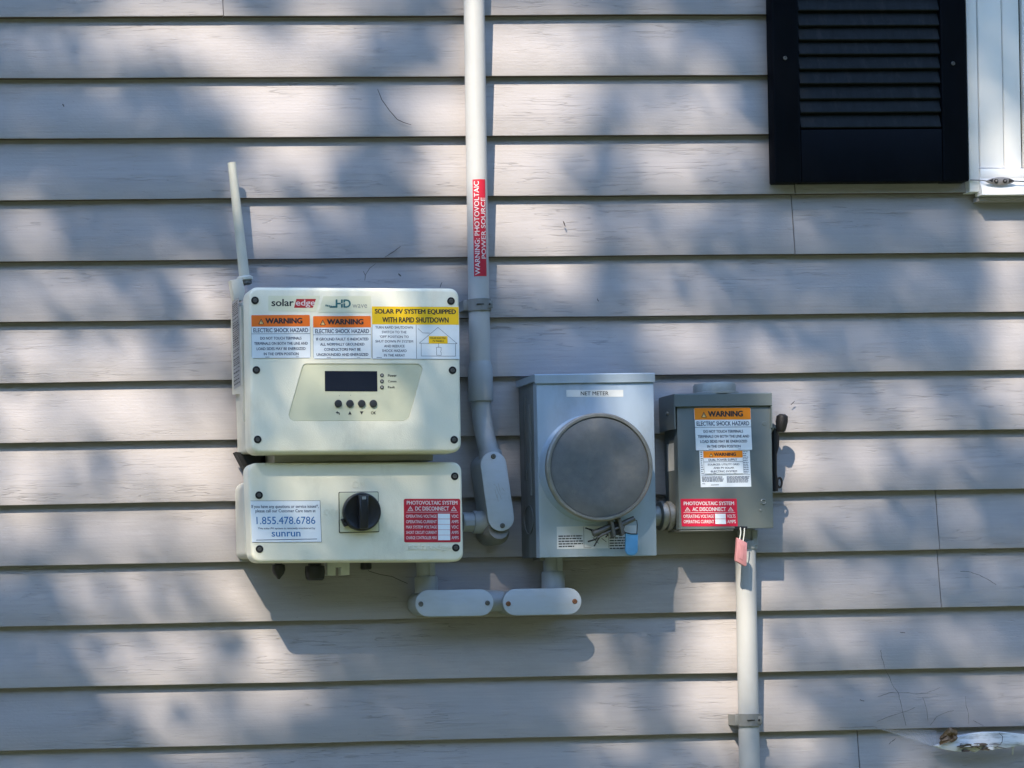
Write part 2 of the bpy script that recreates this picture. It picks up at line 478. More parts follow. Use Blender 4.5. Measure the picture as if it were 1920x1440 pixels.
def clapboard(x0, x1, i):
    """one lap board with its lower lip on course i"""
    z = Z0 - i * E
    oa, ob = OFFS.get(i, (0, 0))
    n = max(2, int((x1 - x0) / 0.09)); bm = BM(); rows = []
    ph = random.uniform(0, 60); tl = random.uniform(-.0006, .0006)
    rag = random.Random(i * 31 + int(x0 * 100))
    for k in range(n + 1):
        x = x0 + (x1 - x0) * k / n
        wz = (noise.noise((x * 2.3, ph, 0)) * .0011 + noise.noise((x * 9, ph, 5)) * .0005)
        wy = noise.noise((x * 1.7, ph, 9)) * .0012 + tl
        lz = (oa + (ob - oa) * (x + .96) / 1.92) / 1000 if -1.5 < x < 1.5 else 0
        prof = ((-.0042, .0006), (-.0155, .0), (-.0166, .0005), (-.0170, .0018), (-.0170 + .0133 * .5, E * .5), (-.0170 + .0133 * 1.17, E * 1.17), (-.0008, E * 1.17))
        rows.append([bm.verts.new((x, y + wy * max(0, 1 - zz / E) , z + zz + (lz + wz) * max(0.25, 1 - zz / E))) for y, zz in prof])
    m_ = len(rows[0])
    for a, c in zip(rows, rows[1:]):
        for k in range(m_): bm.faces.new((a[k], a[(k + 1) % m_], c[(k + 1) % m_], c[k]))
    bm.faces.new(rows[0]); bm.faces.new(rows[-1])
    o = obj('clapboard', bm, M['siding'], house, loc=(0, 0, z), sharp=50)
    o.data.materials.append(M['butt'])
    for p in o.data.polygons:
        if p.normal.z < -.8: p.material_index = 1  # undersides coloured dark so the lap shadow bands look deeper
    return o


for i in range(-17, 21):
    z = Z0 - i * E
    if z < 0.4: break
    xs = [-4.9]
    if i in SEAMS: xs += [P(s, PXL((0, 0, z + E / 2))[1], 0.012).x for s in SEAMS[i]]
    else: xs += [random.choice((-1, 1)) * random.uniform(1.6, 3.2)]
    xs.append(4.9)
    spans = list(zip(xs, xs[1:]))
    if z > WIN_Z0 - 0.02 and z + E < WIN_Z1:
        new = []
        for a, c in spans:
            if c <= WIN_X0 or a >= WIN_X1: new.append((a, c)); continue
            if a < WIN_X0: new.append((a, WIN_X0 + 0.018))
            if c > WIN_X1: new.append((WIN_X1 - 0.018, c))
        spans = new
    for a, c in spans: clapboard(a + 0.0008, c - 0.0008, i)

# ------------------------------------------------------------------ window (part of the house)
wloc0 = Vector((WIN_X0, -0.03, WIN_Z0))
win = bpy.data.objects.new('window', None); COL.objects.link(win); win.parent = house; win.location = wloc0
win['label'] = 'white painted window with double side trim, cut by the right edge of the photo'


def vstrip(name, xa, xb, ybot, df, db, m='white', bev=0.002):
    a, c = P(xa, ybot, df), P(xb, ybot, df)
    bm = BM(); prism(bm, rect(a.x, c.x, a.z, WIN_Z1), df, db, bev, 2); return obj(name, bm, M[m], win)


vstrip('casing', 1818, 1837.5, 360, 0.032, 0.006)
vstrip('side_trim', 1839, 1883, 314.5, 0.028, 0.004)
vstrip('jamb_liner', 1884.5, 1916, 314.5, 0.0235, 0.004)
xg0 = P(1918, 314, 0.012).x
bm = BM(); prism(bm, rect(xg0, WIN_X1 - 0.1, WIN_Z0 + .09, WIN_Z1 - .04), 0.010, 0.006); obj('pane', bm, M['glass'], win)
bm = BM()
for a, c, e, f in ((xg0, xg0 + .045, WIN_Z0 + .06, WIN_Z1 - .04), (xg0 + .0452, WIN_X1 - .1, WIN_Z0 + .06, WIN_Z0 + .11), (xg0 + .0452, WIN_X1 - .1, WIN_Z0 + .70, WIN_Z0 + .74)):
    prism(bm, rect(a, c, e, f), 0.020, 0.008, 0.002, 2)
obj('sash', bm, M['white'], win)
bm = BM(); prism(bm, rect(WIN_X1 - .099, WIN_X1, WIN_Z0 + .04, WIN_Z1), 0.050, 0.004, 0.002, 2); obj('casing', bm, M['white'], win)
bm = BM(); prism(bm, rect(WIN_X0 - .01, WIN_X1 + .01, WIN_Z1 + .001, WIN_Z1 + .09), 0.054, 0.002, 0.002, 2); obj('head_casing', bm, M['white'], win)
# sill: sloping nose with a step
p0 = P(1838.5, 316, .036); p1 = P(1838.5, 334, .036); p2 = P(1840, 347, .042); p3 = P(1840, 365, .045); p4 = P(1834, 377.5, .026)
bm = BM(); prism(bm, rect(p0.x, WIN_X1 - .1, p1.z, p0.z), 0.036, 0.004, 0.0015, 2); obj('sill_upper', bm, M['white'], win)
bm = BM()
prof = [(-.018, p1.z - .0005), (-.0365, p1.z - .0005), (-.0375, p2.z + .004), (-.0435, p2.z - .006), (-.045, p3.z), (-.018, p3.z)]
ra, rb = [bm.verts.new((p2.x, y, z)) for y, z in prof], [bm.verts.new((WIN_X1 + .02, y, z)) for y, z in prof]
for k in range(len(prof)): bm.faces.new((ra[k], ra[(k + 1) % len(prof)], rb[(k + 1) % len(prof)], rb[k]))
bm.faces.new(ra); bm.faces.new(rb); obj('sill', bm, M['white'], win)
bm = BM(); prism(bm, rect(p4.x, WIN_X1 + .01, p4.z, p3.z - .001), 0.026, 0.004, 0.002, 2); obj('apron', bm, M['siding'], win)

# =================================================================== SHUTTER
SD = 0.046
sTL, sTR, sBL, sBR = XZ(1437, 0, SD), XZ(1811.5, 0, SD), XZ(1446.5, 341.5, SD), XZ(1818, 340, SD)
sx0, sx1, sz0 = (sTL[0] + sBL[0]) / 2 + .0085, (sTR[0] + sBR[0]) / 2, (sBL[1] + sBR[1]) / 2
sz1 = WIN_Z1 + .05
sh = thing('shutter', 'black louvered shutter hanging beside the white window', 'shutter', ((sx0 + sx1) / 2, -.03, sz0))
lx0, lx1 = P(1497, 130, .04).x, P(1762, 130, .04).x; lz0 = P(1625, 242, SD).z
bm = BM(); prism(bm, rect(sx0, lx0, sz0, sz1, .003, 2), SD, 0.020, .003, 2); obj('stile', bm, M['shutter'], sh)
bm = BM(); prism(bm, rect(lx1, sx1, sz0, sz1, .003, 2), SD, 0.020, .003, 2); obj('stile', bm, M['shutter'], sh)
bm = BM(); prism(bm, rect(lx0 + .0004, lx1 - .0004, sz0 + .0005, lz0), SD - .0008, 0.020, .002, 2); obj('rail', bm, M['shutter'], sh)
bm = BM(); prism(bm, rect(lx0 + .0004, lx1 - .0004, sz1 - .09, sz1 - .0005), SD - .0008, 0.020, .002, 2); obj('rail', bm, M['shutter'], sh)
bm = BM(); prism(bm, rect(lx0 - .01, lx1 + .01, sz0 + .02, sz1 - .02), 0.0195, 0.0175); obj('backing', bm, M['shutter'], sh)
pitch = (P(1625, 21, .04).z - P(1625, 240, .04).z) / 8
bm = BM(); z = lz0 + .003
prof = [(-.0425, .0), (-.0440, .0015), (-.0440, .003), (-.0340, pitch + .003), (-.0300, pitch + .003), (-.0390, 0.)]
ra, rb = [[bm.verts.new((x, y, z + zz)) for y, zz in prof] for x in (lx0 + .0012, lx1 - .0012)]
for k in range(6): bm.faces.new((ra[k], ra[(k + 1) % 6], rb[(k + 1) % 6], rb[k]))
bm.faces.new(ra); bm.faces.new(rb)
s0 = obj('slat', bm, M['slat'], sh, loc=((lx0 + lx1) / 2, -.035, z))
k = 1
while z + (k + 1.3) * pitch < sz1 - .09:
    c = s0.copy(); COL.objects.link(c); c.location = s0.location + Vector((0, random.uniform(-.0006, .0006), k * pitch + random.uniform(-.0007, .0007)))
    c.rotation_euler = (0, random.uniform(-.002, .002), 0); k += 1


def small_screw(name, c, r, parent, m='steel', slot=True, h=0.002, mslot='hole'):
    bm = BM(); lathe(bm, [(r, 0), (r, h * .5), (r * .75, h), (r * .35, h), (r * .30, h * .45)], c, (0, -1, 0), 16)
    return obj(name, bm, M[m], parent, loc=c)


for q in ((1472, 109), (1787, 119)):
    bm = BM(); lathe(bm, [(.0036, 0), (.0036, .001), (.0029, .0018), (.0024, .0018), (.0019, .0003)], P(*q, SD), (0, -1, 0), 16)
    obj('screw', bm, M['lead'], sh, loc=P(*q, SD))

# =================================================================== INVERTER
def screw_boss(q, d, parent, proto=[None]):
    """black socket ring with a steel hex head inside"""
    c = P(*q, d)
    if proto[0] is None:
        bm = BM(); lathe(bm, [(.0068, 0), (.0068, .0008), (.0056, .0013), (.0046, .0010), (.0044, .0003)], c, (0, -1, 0), 24)
        o = obj('screw', bm, M['hole'], parent, loc=c)
        bm = BM(); lathe(bm, [(.0036, .0003), (.0038, .0012), (.0032, .0022), (.0021, .0022), (.0018, .0008)], c, (0, -1, 0), 12)
        obj('screw_head', bm, M['lead'], o)
        proto[0] = o
    else:
        o = proto[0].copy(); COL.objects.link(o); o.parent = parent; o.location = c - wloc(parent)
        for ch in proto[0].children:
            k = ch.copy(); COL.objects.link(k); k.parent = o
    o.rotation_euler = (0, random.uniform(-.6, .6), 0)
    return o


ID = 0.185
inv = thing('inverter', 'large cream inverter box with display panel and warning stickers, above the switch box', 'inverter', P(668, 850, .014))
cov = [XZ(466, 538, ID), XZ(861, 540, ID), XZ(866, 848, ID), XZ(471, 850.5, ID)]
pp = [(574, 681.5), (784, 681.7), (789.5, 685), (792.5, 692), (768.5, 780), (764, 786), (757, 789.3), (551, 789.6), (543.5, 785.5), (541, 777), (566.5, 688), (569, 683.5)]
hole = [XZ(*q, ID) for q in pp]
bm = BM(); prism(bm, rquad(cov, .016), ID, ID - .052, .007, 4, hole=hole, hole_depth=.0022); obj('cover', bm, M['cream'], inv, sharp=40)
bx0 = P(437, 700, .02).x; bx1 = P(862, 700, ID).x - .012
btop = P(500, 545, ID).z - .004; bbot = P(500, 842, ID).z
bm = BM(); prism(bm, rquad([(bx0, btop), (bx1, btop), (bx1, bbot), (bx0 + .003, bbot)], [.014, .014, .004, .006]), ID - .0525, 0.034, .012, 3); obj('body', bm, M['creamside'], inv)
# folded side plate with a clipped lower corner
sp = bx0 - .0022
zt, zb = btop - .016, P(443, 735, .1).z
bm = BM(); yz = [(-.030, zt), (-ID + .056, zt + .001), (-ID + .056, P(462, 790, .13).z), (-.100, zb - .004), (-.030, zb + .002)]
a = [bm.verts.new((sp - .0018, y, z)) for y, z in yz]; c = [bm.verts.new((sp + .0018, y, z)) for y, z in yz]
bm.faces.new(a); bm.faces.new(c)
for k in range(5): bm.faces.new((a[k], a[(k + 1) % 5], c[(k + 1) % 5], c[k]))
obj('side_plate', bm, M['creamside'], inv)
# rating label on the side plate
F = Frame((sp - .0019, -.045, P(443, 568, .04).z), (sp - .0019, -.112, P(443, 568, .04).z + .001), (sp - .0019, -.047, P(446, 731, .04).z), nrm=(-1, 0, 0))
lab, F = sticker('rating_label', inv, 0, 0, 0, 0, M['greylabel'], .002, frame=F)


def _b(bm):
    rr = random.Random(4); v = .03
    while v < .96:
        hgt = rr.choice((.010, .014, .02)); u = .08
        while u < .85:
            w = rr.uniform(.08, .3); put_poly(bm, F, [(u, v), (min(.93, u + w), v), (min(.93, u + w), v + hgt), (u, v + hgt)], H2); u += w + .05
        v += hgt + rr.choice((.010, .012, .03))


printed('lettering', lab, M['ink'], _b)
bm = BM(); prism(bm, rect(bx0 + .052, bx1 - .02, bbot - .02, bbot + .01), .12, .04, .004, 2); obj('neck', bm, M['creamside'], inv)
bm = BM(); prism(bm, rect(bx0 + .035, bx1 - .01, bbot - .10, btop - .02), .034, .0155); obj('mounting_bracket', bm, M['hole'], inv)
pv = [XZ(440, 848, .05), XZ(487, 853, .05), XZ(487, 905, .05), XZ(470, 905, .05)]
bm = BM(); prism(bm, pv, .060, .03); obj('bracket_gap_shade', bm, M['hole'], inv)  # near-black bracket piece, also painting the shadowed gap below the body
for q in ((478, 563.3), (845.5, 564.5), (480.5, 693.8), (848.4, 694.3), (483, 824), (851.5, 824.5)): screw_boss(q, ID, inv)

# display panel, sunk a little into the cover
PD = ID - .0022
bm = BM(); hh = [XZ(*q, ID) for q in pp]; prism(bm, inset(hh if area2(hh) > 0 else hh[::-1], .0007), PD + .0009, PD + .0001, .0004, 1); dp = obj('display_panel', bm, M['panel'], inv)
PD += .0009
bm = BM(); prism(bm, rquad([XZ(608.8, 695.5, PD), XZ(707.2, 695.9, PD), XZ(707.7, 734, PD), XZ(609.2, 733.7, PD)], .0008, 2), PD + .0006, PD + .0001, .0003, 1); obj('screen', bm, M['screen'], dp)
proto = None
for x in (634, 655.8, 677.8, 699.7):
    c = P(x, 756.8, PD)
    bm = BM(); lathe(bm, [(.0066, .0001), (.0066, .0022), (.0058, .0032), (.0030, .0036)], c, (0, -1, 0), 24)
    obj('button', bm, M['rubber'], dp, loc=c)
FP = Frame(P(530, 670, PD), P(810, 670, PD), P(530, 800, PD))   # u = (px-530)/280, v = (py-670)/130


def UV(x, y): return ((x - 530) / 280, (y - 670) / 130)


def ptxt(bm, s, x0, x1, y0, y1, h=.0003, bold=0):
    (a, c), (e, f) = UV(x0, y0), UV(x1, y1); put_text(bm, FP, s, a, e, c, f, h, bold)


for y in (703.8, 715, 726.2):
    c = P(716, y, PD)
    bm = BM(); lathe(bm, [(.0034, .0001), (.0034, .0010), (.0024, .0012), (.0020, .0006)], c, (0, -1, 0), 16); obj('indicator_ring', bm, M['ink'], dp, loc=c)
    bm = BM(); lathe(bm, [(.0019, .0004), (.0019, .0010), (.0010, .0012)], c, (0, -1, 0), 12); obj('indicator_light', bm, M['grey'], dp, loc=c)


def _b(bm):
    for q in ((636, 742), (657, 741.4)): put_poly(bm, FP, [UV(q[0], q[1] - .9), UV(q[0] + .6, q[1]), UV(q[0], q[1] + .9), UV(q[0] - .6, q[1])], .0003)


printed('smudge', dp, M['ink'], _b)
for w_, xa, xb, ya, yb in (('Power', 727, 743.5, 701.6, 706.8), ('Comm', 727, 743, 712.9, 717.2), ('Fault', 727, 740, 724, 728.2), ('OK', 695.2, 704.5, 771.5, 777.3)):
    printed('lettering', dp, M['ink'], lambda bm: ptxt(bm, w_, xa, xb, ya, yb, bold=.02))
for pts in ([(655.7, 771), (659, 777.5), (652.4, 777.5)], [(674.2, 771.5), (681.2, 771.5), (677.7, 777.8)], [(629, 773.6), (632.6, 770.6), (632.6, 772.6), (636, 773.6), (637.2, 777.6), (635, 777.6), (634.4, 775.4), (632.6, 774.8), (632.6, 776.6)]):
    printed('button_symbol', dp, M['ink'], lambda bm: put_poly(bm, FP, [UV(*q) for q in pts], .0003))


def slabel(name, parent, pxs, d, m, th=.0004, label=None):
    bm = BM(); prism(bm, [XZ(*q, d) for q in pxs], d + th, d + .00005); return obj(name, bm, m, parent, label)


# maker's badges
l1 = slabel('badge', inv, [(503, 554.5), (600.3, 554.5), (592.5, 583.5), (503.3, 583.3)], ID, M['logo_plate'])
l2 = slabel('badge', inv, [(606.2, 555.4), (695.2, 555.2), (695.8, 586.6), (596.5, 585.6)], ID, M['logo_plate'])
FL = Frame(P(500, 550, ID), P(700, 550, ID), P(500, 590, ID))


def UL(x, y): return ((x - 500) / 200, (y - 550) / 40)


def ltxt(bm, s, x0, x1, y0, y1, h, bold=0):
    (a, c), (e, f) = UL(x0, y0), UL(x1, y1); put_text(bm, FL, s, a, e, c, f, h, bold)


printed('lettering', l1, M['ink'], lambda bm: ltxt(bm, 'solar', 508.8, 550.6, 560.6, 574.2, H2, .02))
printed('logo_block', l1, M['logored'], lambda bm: put_poly(bm, FL, [UL(*q) for q in ((555.4, 560.6), (592.2, 560.6), (586.3, 577.2), (551, 577.2))], H2))
printed('lettering', l1, M['whiteink'], lambda bm: ltxt(bm, 'edge', 554.5, 590.3, 561.8, 576.8, H3, .01))


def _b(bm):
    ltxt(bm, 'H', 629, 642.5, 561.5, 577.2, H2, .03); ltxt(bm, 'D', 643.5, 657.6, 561.5, 577.2, H2, .03)
    put_poly(bm, FL, [UL(*q) for q in ((624, 573.8), (629.2, 573.8), (629.2, 577.2), (617, 577.2), (620, 574.6))], H2)
    for k in range(4): put_poly(bm, FL, [UL(*q) for q in ((610 + k * 3, 571.2 + k * .6), (612.3 + k * 3, 571.2 + k * .6), (612.3 + k * 3, 574.6 + k * .4), (610 + k * 3, 574.6 + k * .4))], H2)


printed('lettering', l2, M['teal'], _b)
printed('logo_swoosh', l2, M['logo_plate'], lambda bm: put_poly(bm, FL, [UL(*q) for q in ((638, 569.6), (643, 567.6), (651, 567.2), (651, 568.4), (643.4, 568.9), (639, 570.6))], H3))
printed('lettering', l2, M['grey'], lambda bm: ltxt(bm, 'wave', 660.6, 688.2, 570.6, 577.4, H2))


def warn_sticker(parent, TL, TR, BL, d, head, vline, title, lines, org, label, tw=(.20, .88), bold=.018, name='warning_sticker', r=.003, subh=None):
    st, F = sticker(name, parent, TL, TR, BL, d, M['paper'], r, label)

    def band(bm):
        U, V = F.du.length, F.dv.length; ru, rv = r / U, r / V; pts = [(0.004, head)]
        for cu, a0 in ((ru, 180), (1 - ru, 270)):
            for k in range(5):
                a = math.radians(a0 + 22.5 * k); pts.append((min(.996, max(.004, cu + ru * math.cos(a))), max(.005, rv + rv * math.sin(a))))
        pts.append((.996, head)); put_poly(bm, F, pts, H2)
    printed('header_band', st, M[org], band)
    a, c = tw; hh = head

    def ink(bm):
        put_text(bm, F, 'WARNING', a + .055, c, hh * .27, hh * .76, H3, .045)
        tri(bm, F, a - .015, hh * .32, hh * .80, .048, H3)
    printed('lettering', st, M['ink'], ink)

    def tr(bm):
        tri(bm, F, a - .015, hh * .45, hh * .76, .030, H4)
    printed('hazard_triangle', st, M['amberink'], tr)
    printed('hazard_mark', st, M['ink'], lambda bm: put_poly(bm, F, [(a - .021, hh * .54), (a - .009, hh * .54), (a - .013, hh * .71), (a - .017, hh * .71)], H4 + .0002))

    def body(bm):
        s0, s1 = subh or (.035, .965)
        put_text(bm, F, title, s0, s1, head + (vline - head) * .22, head + (vline - head) * .80, H2, .02)
        put_line(bm, F, (.004, vline), (.996, vline), .0007, H2)
        n = len(lines); top = vline + (1 - vline) * .075; bot = vline + (1 - vline) * .93
        for i, (s, w) in enumerate(lines):
            cy = top + (bot - top) * (i + .5) / n; h_ = (bot - top) / n * .27
            put_text(bm, F, s, .5 - w / 2, .5 + w / 2, cy - h_, cy + h_, H2, .02)
        put_line(bm, F, (.23, .972), (.30, .972), .0007, H2); put_line(bm, F, (.75, .968), (.80, .968), .0005, H2)
        for q in ((0, .0), (1, .0)):
            put_line(bm, F, (q[0] * .996 + .002, head), (q[0] * .996 + .002, .97), .0004, H2)
        put_line(bm, F, (.02, .997), (.98, .997), .0005, H2)
    printed('lettering', st, M['navy'], body)
    return st


T4 = [('DO NOT TOUCH TERMINALS', .70), ('TERMINALS ON BOTH THE LINE AND', .91), ('LOAD SIDES MAY BE ENERGIZED', .83), ('IN THE OPEN POSITION', .59)]
warn_sticker(inv, (470.5, 590.5), (581, 590), (472, 672), ID, .27, .437, 'ELECTRIC SHOCK HAZARD', T4, 'orange', 'warning sticker about touching terminals', tw=(.185, .87))
warn_sticker(inv, (586.3, 592.3), (695.4, 592), (587.5, 673), ID, .27, .44, 'ELECTRIC SHOCK HAZARD',
             [('IF GROUND FAULT IS INDICATED', .90), ('ALL NORMALLY GROUNDED', .76), ('CONDUCTORS MAY BE', .63), ('UNGROUNDED AND ENERGIZED', .89)], 'orange', 'warning sticker about ground faults', tw=(.185, .87))
# rapid shutdown sticker
st, F3 = sticker('shutdown_sticker', inv, (696.5, 574), (860.3, 575), (697.7, 673.4), ID + .0001, M['paper'], .0012)
printed('header_band', st, M['yellow'], lambda bm: put_poly(bm, F3, [(.003, .005), (.997, .005), (.997, .343), (.003, .343)], H2))


def _b(bm):
    put_text(bm, F3, 'SOLAR PV SYSTEM EQUIPPED', .035, .965, .052, .158, H3, .034); put_text(bm, F3, 'WITH RAPID SHUTDOWN', .12, .88, .205, .308, H3, .034)


printed('lettering', st, M['ink'], _b)


def _b(bm):
    for s, w, v in (('TURN RAPID SHUTDOWN', .43, .40), ('SWITCH TO THE', .28, .488), ("'OFF' POSITION TO", .33, .575), ('SHUT DOWN PV SYSTEM', .43, .663), ('AND REDUCE', .235, .752), ('SHOCK HAZARD', .28, .84), ('IN THE ARRAY', .24, .925)):
        put_text(bm, F3, s, .255 - w / 2, .255 + w / 2, v - .024, v + .024, H2, .01)
    put_line(bm, F3, (.507, .345), (.507, .985), .0007, H2); put_line(bm, F3, (.004, .345), (.004, .99), .0005, H2); put_line(bm, F3, (.01, .995), (.99, .995), .0006, H2)
    for a, c in (((.757, .395), (.54, .695)), ((.757, .395), (.975, .70)), ((.54, .695), (.975, .70)), ((.562, .70), (.562, .937)), ((.955, .70), (.955, .937)), ((.562, .937), (.955, .937)),
                 ((.762, .70), (.762, .77)), ((.737, .77), (.79, .77)), ((.737, .92), (.79, .92)), ((.737, .77), (.737, .92)), ((.79, .77), (.79, .83)), ((.79, .87), (.79, .92)), ((.782, .85), (.79, .83)), ((.782, .85), (.79, .87)), ((.53, .42), (.58, .50)), ((.58, .50), (.665, .505))):
        put_line(bm, F3, a, c, .0006, H2)
    put_line(bm, F3, (.05, .965), (.11, .968), .0008, H2)


printed('lettering', st, M['navy'], _b)
printed('panel_symbol', st, M['yellow'], lambda bm: put_poly(bm, F3, [(.65, .56), (.865, .56), (.865, .70), (.65, .70)], H3))


def _b(bm):
    put_text(bm, F3, 'SOLAR ELECTRIC', .665, .85, .58, .615, H4, .01); put_text(bm, F3, 'PV PANELS', .695, .82, .635, .672, H4, .01)


printed('lettering', st, M['ink'], _b)

# antenna on top left
AD = 0.052
a0, a1 = P(458.5, 521, AD), P(434.5, 305, AD)
ant = thing('antenna', 'slim pale rod antenna standing on the inverter\'s upper left corner', 'antenna', a0)
pts = [a0.lerp(a1, k / 10) for k in range(11)]
bm = BM(); tube(bm, pts, [.0096 - .0021 * k / 10 for k in range(11)], 16); obj('rod', bm, M['creamside'], ant)
ax = (a1 - a0).normalized()
bm = BM(); lathe(bm, [(.0105, -.006), (.0150, -.004), (.0150, .000), (.0115, .003)], a0, ax, 20); obj('flange', bm, M['creamside'], ant)
bm = BM(); lathe(bm, [(.009, -.013), (.013, -.011), (.013, -.0065), (.010, -.0062)], a0, ax, 8); obj('nut', bm, M['lead'], ant)
bm = BM()
prism(bm, [XZ(430, 527, AD), XZ(452, 524, AD), XZ(457, 548, AD), XZ(452, 565, AD), XZ(436, 565, AD)], .066, .042, .002, 2)
obj('antenna_bracket', bm, M['creamside'], inv)

# =================================================================== SWITCH BOX
QD = 0.150
sw = thing('switch_box', 'cream switch box with a black rotary knob, mounted below the inverter', 'switch box', P(668, 1053, .014))
cov = [XZ(464, 868, QD), XZ(866, 866, QD), XZ(870, 1053, QD), XZ(472.5, 1055, QD)]
bm = BM(); prism(bm, rquad(cov, .016), QD, QD - .045, .006, 4); obj('cover', bm, M['cream'], sw, sharp=40)
qx0 = P(448, 950, .05).x; qx1 = cov[1][0] - .02
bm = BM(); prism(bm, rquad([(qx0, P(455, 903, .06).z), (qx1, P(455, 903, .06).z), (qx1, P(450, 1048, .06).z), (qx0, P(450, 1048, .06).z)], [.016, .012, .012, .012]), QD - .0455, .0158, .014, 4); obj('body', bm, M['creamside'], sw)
for q in ((485.6, 928.5), (852.5, 893), (486.6, 1029.4), (854.6, 1027)): screw_boss(q, QD, sw)
# knob
bm = BM(); prism(bm, rquad([XZ(636, 923.8, QD), XZ(708, 923, QD), XZ(709.4, 996.4, QD), XZ(637, 998, QD)], .0015, 2), QD + .004, QD + .0001, .0008, 2); kp = obj('knob_plate', bm, M['panel'], sw)
bm = BM(); prism(bm, rquad([XZ(634.6, 922.4, QD), XZ(709.4, 921.6, QD), XZ(711, 997.8, QD), XZ(635.4, 999.6, QD)], .002, 2), QD + .0006, QD + .00005); obj('knob_gasket', bm, M['hole'], sw)
kc = P(676.5, 960, QD + .004)
bm = BM(); lathe(bm, [(.0330, 0), (.0342, .003), (.0342, .009), (.0330, .012), (.0312, .0128), (.028, .0120), (.026, .0112)], kc, (0, -1, 0), 48)
kn = obj('knob', bm, M['black'], sw)
bm = BM(); kz = QD + .0155
prism(bm, [(kc.x - .009, kc.z + .029), (kc.x + .009, kc.z + .029), (kc.x + .0075, kc.z - .030), (kc.x - .0075, kc.z - .030)], QD + .030, QD + .012, .004, 3); obj('grip', bm, M['black'], kn)
bm = BM(); prism(bm, [(kc.x - .0035, kc.z + .026), (kc.x + .0035, kc.z + .026), (kc.x + .0035, kc.z + .021), (kc.x - .0035, kc.z + .021)], QD + .0306, QD + .0301); obj('pointer_mark', bm, M['grey'], kn)
bm = BM(); prism(bm, [(kc.x - .037, kc.z - .012), (kc.x - .028, kc.z - .010), (kc.x - .024, kc.z - .024), (kc.x - .031, kc.z - .026)], QD + .012, QD + .0045, .001, 1); obj('lock_tab', bm, M['black'], kn)


# embossed words
def emboss(name, F, s, u0, u1, v0, v1, dep, bold=0.0, parent=sw, m='cream'):
    vs, fs = text_geo(s, bold); bm = BM()
    top = [bm.verts.new(F(u0 + x * (u1 - u0), v0 + y * (v1 - v0), dep)) for x, y, e in vs]
    bot = [bm.verts.new(F(u0 + x * (u1 - u0), v0 + y * (v1 - v0), 0.00005)) for x, y, e in vs]
    cnt = {}
    for f in fs:
        bm.faces.new([top[i] for i in f])
        for a, c in zip(f, f[1:] + f[:1]): cnt[(a, c)] = 1
    for (a, c) in cnt:
        if (c, a) not in cnt: bm.faces.new((top[c], top[a], bot[a], bot[c]))
    obj(name, bm, M[m], parent, recalc=False)


FS = Frame(P(500, 900, QD), P(900, 900, QD), P(500, 1060, QD))
def US(x0, x1, y0, y1): return (x0 - 500) / 400, (x1 - 500) / 400, (y0 - 900) / 160, (y1 - 900) / 160
emboss('raised_word', FS, 'ON', *US(660, 684, 901.5, 915), .0009)
emboss('raised_word', FS, 'OFF', *US(605, 634, 955, 965.5), .0009)
emboss('raised_word', FS, 'solaredge', *US(765, 845, 1019.5, 1035), .0014)

# service phone sticker
st, F = sticker('phone_sticker', sw, (469.5, 939), (600, 938.5), (472.5, 1017), QD, M['paper'], .0008)


def _b(bm):
    put_text(bm, F, 'If you have any questions or service issues*,', .01, .975, .095, .20, H2, .012)
    put_text(bm, F, 'please call our Customer Care team at', .065, .93, .205, .305, H2, .012)
    put_text(bm, F, 'This solar PV system is remotely monitored by', .09, .915, .64, .70, H2, .01)
    put_line(bm, F, (.06, .945), (.935, .925), .0011, H2)
    for a, c in (((0, .002), (1, .002)), ((0, .998), (1, .998)), ((.999, 0), (.999, 1))): put_line(bm, F, a, c, .0006, H2)


printed('lettering', st, M['navy'], _b)


def _b(bm):
    put_text(bm, F, '1.855.478.6786', .075, .92, .385, .565, H2, .006); put_text(bm, F, 'sunrun', .285, .70, .75, .865, H2, .012)


printed('lettering', st, M['blueink'], _b)


def red_sticker(parent, TL, TR, BL, d, title, rows, boxes, vt, vrow, m, label, r=.003):
    st, F = sticker('disconnect_sticker', parent, TL, TR, BL, d, M[m], r, label)

    def _b(bm):
        put_text(bm, F, 'PHOTOVOLTAIC SYSTEM', .05, .95, vt[0], vt[1], H2, .03)
        put_text(bm, F, title, .20, .80, vt[2], vt[3], H2, .03)
        for cu in (.115, .885):
            hw = .052; vv0, vv1 = vt[2] - .01, vt[3] + .005
            tri(bm, F, cu, vv0, vv1, hw, H2)
        put_line(bm, F, (.04, vt[4]), (.96, vt[4]), .0007, H2)
        for (a, c), v in zip(rows, vrow):
            dv = boxes[2]
            put_text(bm, F, a, .035, boxes[0] - .02, v - dv, v + dv, H2, .016); put_text(bm, F, c, boxes[1] + .025, .965, v - dv, v + dv, H2, .016)
    printed('lettering', st, M['whiteink'], _b)

    def _b(bm):
        for cu in (.115, .885):
            vv0, vv1 = vt[2] - .01, vt[3] + .005; q = vv1 - vv0
            tri(bm, F, cu, vv0 + q * .28, vv1 - q * .12, .033, H3)
    printed('hazard_triangle', st, M[m], _b)
    for v in vrow:
        hb = boxes[3]
        printed('value_box', st, M['paper'], lambda bm: put_poly(bm, F, [(boxes[0], v - hb), (boxes[1], v - hb), (boxes[1], v + hb), (boxes[0], v + hb)], H2))
    printed('hazard_bolt', st, M['whiteink'], lambda bm: [put_poly(bm, F, [(cu - .007, vt[3] - (vt[3] - vt[2]) * .55), (cu + .009, vt[3] - (vt[3] - vt[2]) * .5), (cu + .002, vt[3] - .02), (cu - .004, vt[3] - .03)], H4) for cu in (.115, .885)])
    return st


